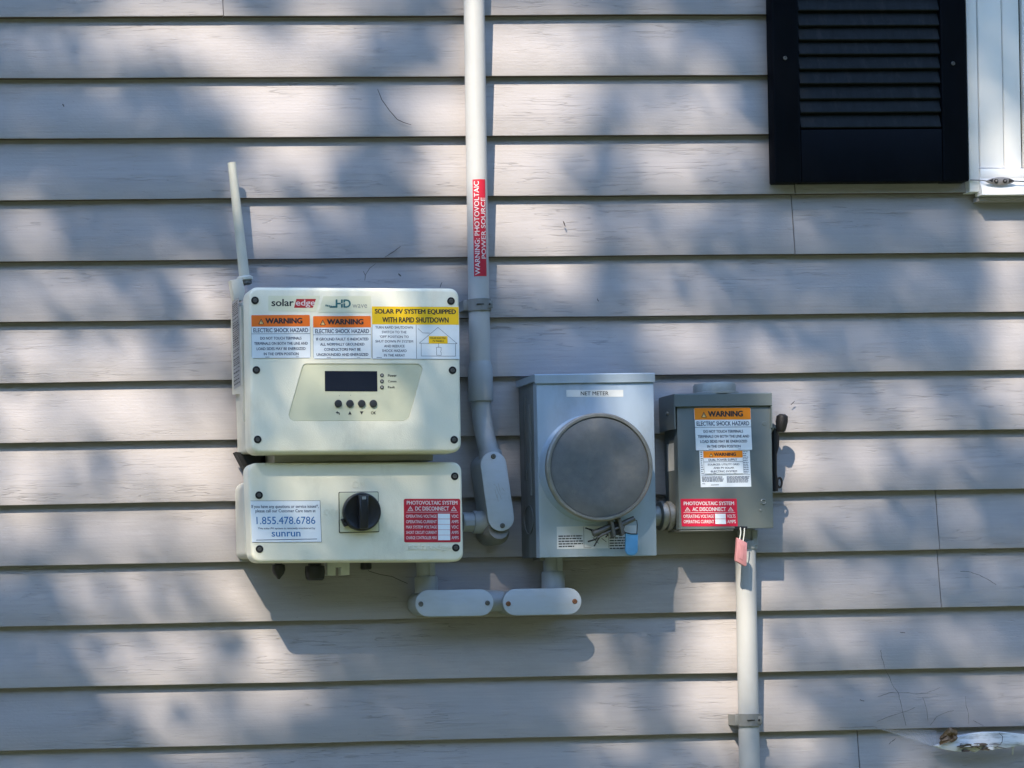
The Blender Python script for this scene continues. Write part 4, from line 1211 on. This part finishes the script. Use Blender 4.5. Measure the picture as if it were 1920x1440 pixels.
# =================================================================== BROKEN TRIM, LEAF, WEB, TENDRILS
td = .040
tr = thing('broken_board', 'split white painted board end sticking out at the lower right corner', 'broken board', P(1850, 1395, .02))
up_ = [(1756, 1399), (1768, 1394), (1783, 1388), (1800, 1380), (1820, 1375), (1845, 1372), (1872, 1371.5), (1895, 1374), (1925, 1377), (1990, 1380), (2080, 1383)]
lo_ = [(2080, 1392), (1990, 1395), (1925, 1396), (1905, 1398), (1885, 1402), (1868, 1404), (1858, 1401), (1848, 1408), (1838, 1404), (1828, 1410), (1815, 1404), (1803, 1409), (1790, 1408), (1770, 1405), (1759, 1402)]
bm = BM(); prism(bm, [XZ(x, y, td) for x, y in up_ + lo_], td, td - .014, .002, 2)
for v in bm.verts: v.co.y += -.010 * min(1, max(0, (v.co.x - P(1756, 1399, td).x) / .12)) + noise.noise(v.co * 30) * .002; v.co.z += noise.noise(v.co * 60) * .0012
obj('board', bm, M['whiteworn'], tr)
rs = random.Random(11)
for k in range(9):
    x = 1806 + k * 7 + rs.uniform(-2, 2); y = 1400 + rs.uniform(-5, 4)
    bm = BM(); tube(bm, [P(x, y, td + .012), P(x + rs.uniform(6, 12), y + rs.uniform(-4, 4), td + .015), P(x + rs.uniform(14, 24), y + rs.uniform(-3, 5), td + .011)], [.0004, .0012, .0003], 6); obj('splinter', bm, M['bark' if k % 3 else 'whiteworn'], tr)
for k in range(11):
    cx_, cy_ = 1803 + k * 5.2 + rs.uniform(-2, 2), 1402 + rs.uniform(-7, 6); n_ = rs.randint(4, 6)
    pts_ = [XZ(cx_ + rs.uniform(3, 7) * math.cos(6.28 * j / n_) * 1.5, cy_ + rs.uniform(1.2, 3) * math.sin(6.28 * j / n_), td + .012) for j in range(n_)]
    bm = BM(); prism(bm, pts_, td + .0125 + rs.uniform(0, .004), td - .004); obj('wood_chip', bm, M[('bark', 'whiteworn', 'butt')[k % 3]], tr)
bm = BM(); tube(bm, [P(1873, 1374, td + .0135), P(1880, 1381, td + .0138), P(1879, 1391, td + .0135), P(1875, 1396, td + .0125)], [.0003, .0006, .0006, .0003], 6); obj('crack', bm, M['hole'], tr)
a = P(1899, 1399, td + .004)
bm = BM(); lathe(bm, [(.0012, .016), (.0018, .014), (.0020, .003), (.0034, .0015), (.0030, 0)], a, (-.05, 0, -1), 10); obj('nail', bm, M['zinc'], tr)
# second hidden stub of board below
dl = thing('dead_leaf', 'curled brown dead leaf caught on the broken white board', 'dead leaf', P(1778, 1382, td))
bm = BM(); rows = []
for i in range(7):
    row = []
    for j in range(6):
        x = 1762 + 32 * i / 6 + rs.uniform(-2, 2); y = 1395 - (30 * j / 5) * (1 - .55 * abs(i - 3.6) / 3.6) - i * 1.2 + rs.uniform(-2, 2)
        row.append(bm.verts.new(P(x, y, td + .004 + .010 * noise.noise((i * .9, j * .8, 2)) + rs.uniform(0, .004))))
    rows.append(row)
for i in range(6):
    for j in range(5): bm.faces.new((rows[i][j], rows[i + 1][j], rows[i + 1][j + 1], rows[i][j + 1]))
obj('blade', bm, M['deadleaf'], dl, sharp=25)
bm = BM(); tube(bm, [P(1763, 1396, td + .006), P(1778, 1390, td + .010), P(1796, 1383, td + .012)], .0010, 6); obj('stem', bm, M['deadleaf'], dl)
wb = thing('cobweb', 'grey dusty cobweb stretched from the clapboard to the split white board', 'cobweb', P(1715, 1385, .03))
bm = BM(); A = [(1652, 1367, .019), (1680, 1368, .019), (1705, 1368, .019), (1730, 1368, .019), (1755, 1369, .019)]; Bq = [(1672, 1374, .022), (1700, 1382, .028), (1722, 1389, .033), (1742, 1396, .038), (1758, 1401, .042)]
for i in range(4): bm.faces.new([bm.verts.new(P(*q)) for q in (A[i], A[i + 1], Bq[i + 1], Bq[i])])
obj('sheet', bm, M['web'], wb)
for i in range(14):
    t = i / 13; a = P(1652 + 100 * t + rs.uniform(-3, 3), 1367.5, .019); c = P(1672 + 86 * min(1, t + rs.uniform(0, .25)), 1374 + 27 * min(1, t + .1), .024 + .018 * t)
    bm = BM(); tube(bm, [a, a.lerp(c, .5) + Vector((0, 0, -.001)), c], .00022, 4); obj('strand', bm, M['web'], wb)
bm = BM(); tube(bm, [P(1655, 1368, .019), P(1700, 1383, .028), P(1758, 1401, .042)], .0006, 5); obj('strand', bm, M['web'], wb)


def c7(x, y): return (1360 + x / 3.13, 980 + y / 3.13)


vines = [
    ([(912, 745), (915, 780), (935, 850), (990, 965), (1015, 1000), (1030, 1060), (1060, 1190)], .0007, 'long thin dry tendril running down two clapboards above the broken board'),
    ([(895, 1022), (960, 1000), (1050, 995), (1120, 1005), (1185, 998), (1260, 968)], .0007, 'wavy dry tendril lying level across the long upright one'),
    ([(890, 1165), (1000, 1125), (1080, 1100), (1110, 1085)], .0009, 'dark slanting tendril rising to the right, left of the cobweb'),
    ([(1160, 1025), (1180, 1090), (1190, 1165)], .0006, 'short upright tendril right above the cobweb'),
    ([(1200, 1190), (1240, 1140), (1290, 1115), (1340, 1103)], .0009, 'curved dark tendril above the dead leaf'),
    ([(1410, 1020), (1412, 1070), (1428, 1120), (1428, 1180)], .0006, 'upright tendril above the right half of the split board'),
    ([(1380, 285), (1440, 290), (1490, 308), (1545, 335), (1590, 365)], .0009, 'lone curved tendril on the clapboard right of the upper board joint'),
    ([(665, 1203), (800, 1200), (860, 1195), (895, 1204)], .0008, 'dark tendril along the lower lip of the clapboard right of the lower strap'),
    ([(1455, 1160), (1475, 1172), (1515, 1190)], .0009, 'small dark twig at the clapboard lip above the split board'),
    ([(960, 1298), (985, 1278), (1000, 1268)], .0013, 'short dark twig below the cobweb'),
    ([(1025, 642), (1040, 646), (1055, 646)], .0013, 'tiny dark seed stuck high above the tendrils'),
    ([(790, 1040), (800, 1044), (815, 1047)], .0013, 'tiny dark seed stuck left of the wavy tendril'),
    ([(1325, 325), (1360, 323), (1430, 321)], .0004, 'hair thin tendril just below the lone curved one'),
]
VD = .0190
GV = 'dry tendrils stuck to the clapboards'
for pts, r, lab in vines:
    q = [P(*c7(x, y), VD) for x, y in pts]
    Q = []
    for a, c in zip(q, q[1:]):
        for k in range(4): Q.append(a.lerp(c, k / 4) + Vector((rs.uniform(-.0006, .0006), 0, rs.uniform(-.0006, .0006))))
    Q.append(q[-1])
    bm = BM(); tube(bm, Q, [r * rs.uniform(.22, .6) for _ in Q], 5)
    obj('tendril', bm, M['twig'], None, lab, loc=q[0], cat='tendril', group=GV)
for pts, r, lab in (([(708, 167), (716, 187), (731, 208), (745, 224), (758, 230), (771, 234)], .0007, 'thin curved tendril high on the wall left of the tall conduit'),
                    ([(751, 462), (738, 472), (722, 482)], .0008, 'straight twig on the wall above the inverter'),
                    ([(684, 526), (685, 516), (681, 508)], .0006, 'faint short twig just above the yellow shutdown sticker'),
                    ([(685, 516), (693, 503), (705, 494)], .0005, 'faint slanting twig touching the faint short one'),
                    ([(747, 513), (750, 516), (752, 518)], .0012, 'dark speck of seed right above the inverter'),
                    ([(825, 539), (827, 533), (829, 529)], .0007, 'tiny sprig on the inverter\'s top edge near the conduit'),
                    ([(1056, 415), (1058, 419), (1060, 425)], .0012, 'small dark grub on the wall right of the red pipe label'),
                    ([(117, 195), (119, 197), (120, 200)], .0012, 'tiny dark speck high on the wall near the left edge'),
                    ([(1120, 560), (1121, 563), (1123, 565)], .0008, 'tiny speck on the wall above the meter box'),
                    ([(1483, 759), (1487, 755), (1490, 752)], .0009, 'small chip mark right of the disconnect handle')):
    q = [P(x, y, VD) for x, y in pts]
    bm = BM(); tube(bm, q, [r * .7] + [r] * (len(q) - 2) + [r * .6], 5)
    obj('tendril', bm, M['twig'], None, lab, loc=q[0], cat='tendril', group=GV)

# =================================================================== TREE that dapples the wall (stands behind the camera)
# clearings in its crown, given as light patches where their rays meet the wall: x, y, rx, ry, rotation, openness
LIT = [
    (290, 70, 150, 40, -8, .95), (430, 110, 90, 45, 30, .6), (110, 128, 120, 22, -4, .45), (650, 14, 120, 30, 0, .8), (330, 10, 120, 20, 0, .45),
    (540, 195, 100, 85, 25, .95), (620, 90, 60, 45, 0, .5), (820, 215, 60, 45, -20, .85), (840, 320, 60, 70, -10, .75), (770, 350, 40, 40, 0, .5),
    (560, 320, 70, 40, 0, .6), (450, 350, 60, 40, 0, .5), (840, 420, 50, 50, 0, .75), (600, 425, 60, 40, 0, .6), (60, 440, 80, 45, -15, .6), (480, 440, 60, 60, 0, .45),
    (60, 555, 60, 35, 0, .5), (330, 480, 60, 30, 0, .35), (400, 580, 55, 45, 0, .7), (260, 590, 50, 30, 0, .4), (830, 500, 50, 30, 0, .35),
    (240, 690, 60, 30, 0, .85), (90, 700, 80, 25, 0, .6), (410, 645, 30, 35, 0, .8), (60, 640, 60, 25, 0, .45),
    (240, 770, 70, 50, 10, .95), (60, 800, 80, 40, 0, .9), (400, 790, 50, 35, 0, .75), (330, 800, 50, 30, 0, .5),
    (385, 890, 70, 50, -10, .95), (50, 900, 70, 40, 0, .85), (270, 870, 50, 30, 0, .55),
    (400, 990, 60, 40, 0, .9), (50, 985, 60, 35, 0, .7), (230, 985, 50, 30, 0, .6), (320, 1010, 50, 25, 0, .5),
    (420, 1095, 50, 30, 20, .8), (270, 1100, 50, 40, 0, .55), (160, 1120, 40, 40, 0, .35), (440, 1150, 40, 20, 0, .5),
    (270, 1265, 60, 25, -10, .7), (360, 1205, 40, 35, 30, .7), (490, 1200, 28, 50, -10, .8), (510, 1265, 30, 20, 0, .7), (160, 1200, 25, 35, 0, .4),
    (300, 1320, 45, 45, 35, .85), (360, 1340, 50, 40, 30, .6), (500, 1325, 70, 35, 0, .4), (750, 1350, 40, 30, 0, .3), (400, 1425, 60, 20, 0, .5), (760, 1425, 30, 20, 0, .35), (560, 1290, 40, 40, 0, .4),
    (1000, 110, 95, 90, 0, .85), (935, 250, 30, 60, 0, .8), (990, 310, 70, 50, -15, .85), (1020, 215, 60, 50, 0, .6), (1010, 20, 70, 30, 0, .6),
    (1010, 425, 95, 50, 0, .9), (1190, 450, 30, 25, 0, .45), (1040, 515, 70, 32, 0, .85), (1220, 75, 90, 45, 0, .35), (1200, 230, 120, 70, 0, .25), (1250, 330, 120, 60, 0, .28), (1270, 450, 80, 40, 0, .25),
    (1350, 560, 60, 25, -10, .5), (1300, 645, 80, 25, 20, .55), (1370, 675, 75, 25, 0, .85), (1250, 690, 40, 20, 0, .5), (1180, 590, 60, 25, 0, .3), (1420, 570, 60, 30, 0, .3),
    (1900, 425, 45, 40, 0, .65), (1905, 520, 40, 45, 0, .75), (1900, 640, 45, 60, 0, .8), (1910, 740, 40, 40, 0, .85), (1800, 800, 80, 40, 0, .35), (1700, 760, 80, 30, 0, .3), (1895, 330, 30, 20, 0, .8),
    (1520, 740, 60, 35, 10, .7), (1500, 850, 50, 55, 0, .85), (1570, 880, 60, 35, 0, .5), (1530, 960, 60, 40, 0, .4), (1640, 1000, 70, 40, 0, .2), (1700, 870, 100, 40, 0, .25),
    (1310, 1100, 70, 55, 0, .95), (1460, 1120, 55, 40, 0, .8), (1370, 1160, 60, 30, 0, .6), (1560, 1080, 50, 30, 0, .3),
    (1310, 1240, 90, 45, -15, .9), (1180, 1210, 50, 25, 0, .6), (1440, 1250, 50, 45, 0, .9), (1390, 1330, 60, 60, 0, .9), (1330, 1300, 70, 25, 10, .8), (1130, 1330, 40, 40, 0, .5), (1150, 1400, 60, 25, 0, .5),
    (1455, 1330, 50, 45, 0, .75), (1510, 1410, 80, 30, 0, .6), (1390, 1430, 40, 20, 0, .8), (1915, 1340, 35, 35, 0, .85), (1580, 1210, 60, 30, 0, .3), (1780, 1260, 80, 40, 0, .25), (1820, 1330, 60, 30, 0, .3),
    (885, 100, 45, 140, 0, .7), (900, 330, 45, 120, 0, .6), (930, 470, 40, 40, 0, .45),
    # light that falls on the boxes rather than on the wall behind them
    (770, 795, 120, 40, 0, .5), (600, 790, 60, 30, 0, .3), (740, 950, 230, 130, 0, .20), (725, 1130, 210, 60, 0, .20), (1270, 1000, 40, 60, 0, .3), (1190, 860, 50, 30, 0, .3), (1395, 1000, 90, 60, 0, .25), (690, 980, 160, 90, 0, .12), (1890, 240, 60, 170, 0, .14), (1216, 930, 70, 120, 0, .42),
    (200, 830, 270, 260, 0, .30), (330, 150, 480, 130, 0, .12), (1270, 250, 190, 240, 0, .20), (1660, 1080, 260, 330, 0, .18), (1650, 620, 240, 200, 0, .12), (330, 1260, 240, 120, 0, .18), (1260, 1300, 240, 130, 0, .2), (1150, 590, 200, 90, 0, .15),
]
_pre = [(x, y, rx, ry, math.cos(math.radians(r)), math.sin(math.radians(r)), a) for x, y, rx, ry, r, a in LIT]


def openness(px, py):
    miss = 1.0
    for x, y, rx, ry, c, s, a in _pre:
        dx, dy = px - x, py - y
        if abs(dx) > 2.2 * max(rx, ry) or abs(dy) > 2.2 * max(rx, ry): continue
        u, v = (dx * c + dy * s) / rx, (-dx * s + dy * c) / ry
        q = u * u + v * v
        if q < 4: miss *= 1 - a * math.exp(-q * q * .55 - q * .25)
    return 1 - miss


tree = thing('shade_tree', 'leafy tree standing opposite the wall and dappling it with shade', 'tree', (-5.5, -6.8, 0))
LEAF_L, LEAF_W = .066, .044
a_eff = LEAF_L * LEAF_W * .5 * .5
verts, faces = [], []
rl = random.Random(21)
cell = .05
x = -2.4
while x < 2.4:
    z = .3
    while z < 4.0:
        w = Vector((x + cell / 2, 0, z + cell / 2)); px, py = PXL(w)
        inside = -40 < px < 1960 and -40 < py < 1480
        if inside:
            o_ = openness(px, py); T = min(1, .045 + 1.7 * o_)
        else:
            n_ = noise.noise((x * 1.9, z * 2.4, 3)) * .5 + noise.noise((x * 4.5, z * 5, 8)) * .3; T = min(.95, max(.04, .28 + 1.1 * n_))
        tau = -math.log(T); lam = tau * cell * cell / a_eff
        k = int(lam) + (1 if rl.random() < lam - int(lam) else 0)
        for _ in range(k):
            t = rl.uniform(4.0, 6.5) if rl.random() < .88 else rl.uniform(2.5, 4.0)
            p = Vector((x + rl.random() * cell, 0, z + rl.random() * cell)) - SUN * t
            u = Vector((rl.gauss(0, 1), rl.gauss(0, 1), rl.gauss(0, 1))).normalized(); v = u.orthogonal().normalized()
            v = (Matrix.Rotation(rl.uniform(0, 6.28), 3, u) @ v); s = rl.uniform(.75, 1.25)
            i0 = len(verts)
            verts += [p - u * LEAF_L * .5 * s, p + v * LEAF_W * .5 * s, p + u * LEAF_L * .5 * s, p - v * LEAF_W * .5 * s]
            faces.append((i0, i0 + 1, i0 + 2, i0 + 3))
        z += cell
    x += cell
me = bpy.data.meshes.new('foliage'); me.from_pydata([tuple(v - tree.location) for v in verts], [], faces); me.materials.append(M['leaf'])
fo = bpy.data.objects.new('foliage', me); COL.objects.link(fo); fo.parent = tree; fo['kind'] = 'stuff'
bm = BM(); tube(bm, [(-5.5, -6.8, 0), (-5.55, -6.8, 1.5), (-5.4, -6.7, 3.2), (-5.1, -6.5, 5)], [.26, .2, .17, .13], 14); obj('trunk', bm, M['bark'], tree)
for k in range(9):
    e = Vector((rl.uniform(-4.8, -1.6), rl.uniform(-6.2, -4.0), rl.uniform(6.6, 9.2)))
    s = Vector((-5.2, -6.55, rl.uniform(3.6, 4.9)))
    mid = s.lerp(e, .5) + Vector((0, 0, -.3))
    bm = BM(); tube(bm, [s, mid, e], [.06, .03, .008], 8); obj('limb', bm, M['bark'], tree)

# unseen wood added behind the camera and beside it to cut low sky light
verts, faces = [], []
for x0, y0, x1, y1, h in ((-30, -17, 30, -17, 12.3), (-21, -17, -21, 2, 11), (21, -17, 21, 2, 12)):
    L_ = math.hypot(x1 - x0, y1 - y0); n = int(L_ * h * 28)
    for _ in range(n):
        q = rl.random(); top = h * (.82 + .25 * noise.noise((q * L_ * .22, h, 0)))
        p = Vector((x0 + (x1 - x0) * q + rl.gauss(0, 1.1), y0 + (y1 - y0) * q + rl.gauss(0, 1.1), top * rl.random() ** .85))
        u = Vector((rl.gauss(0, 1), rl.gauss(0, 1), rl.gauss(0, 1))).normalized(); v = u.orthogonal().normalized(); s_ = rl.uniform(.25, .48)
        i0 = len(verts); verts += [tuple(p - u * s_), tuple(p + v * s_ * .6), tuple(p + u * s_), tuple(p - v * s_ * .6)]; faces.append((i0, i0 + 1, i0 + 2, i0 + 3))
me = bpy.data.meshes.new('sky_block_wood'); me.from_pydata(verts, [], faces); me.materials.append(M['leaf'])
fw = bpy.data.objects.new('sky_block_wood', me); COL.objects.link(fw); fw['kind'] = 'stuff'; fw['label'] = 'unseen green wood added behind the camera to block the low sky'; fw['category'] = 'wood'
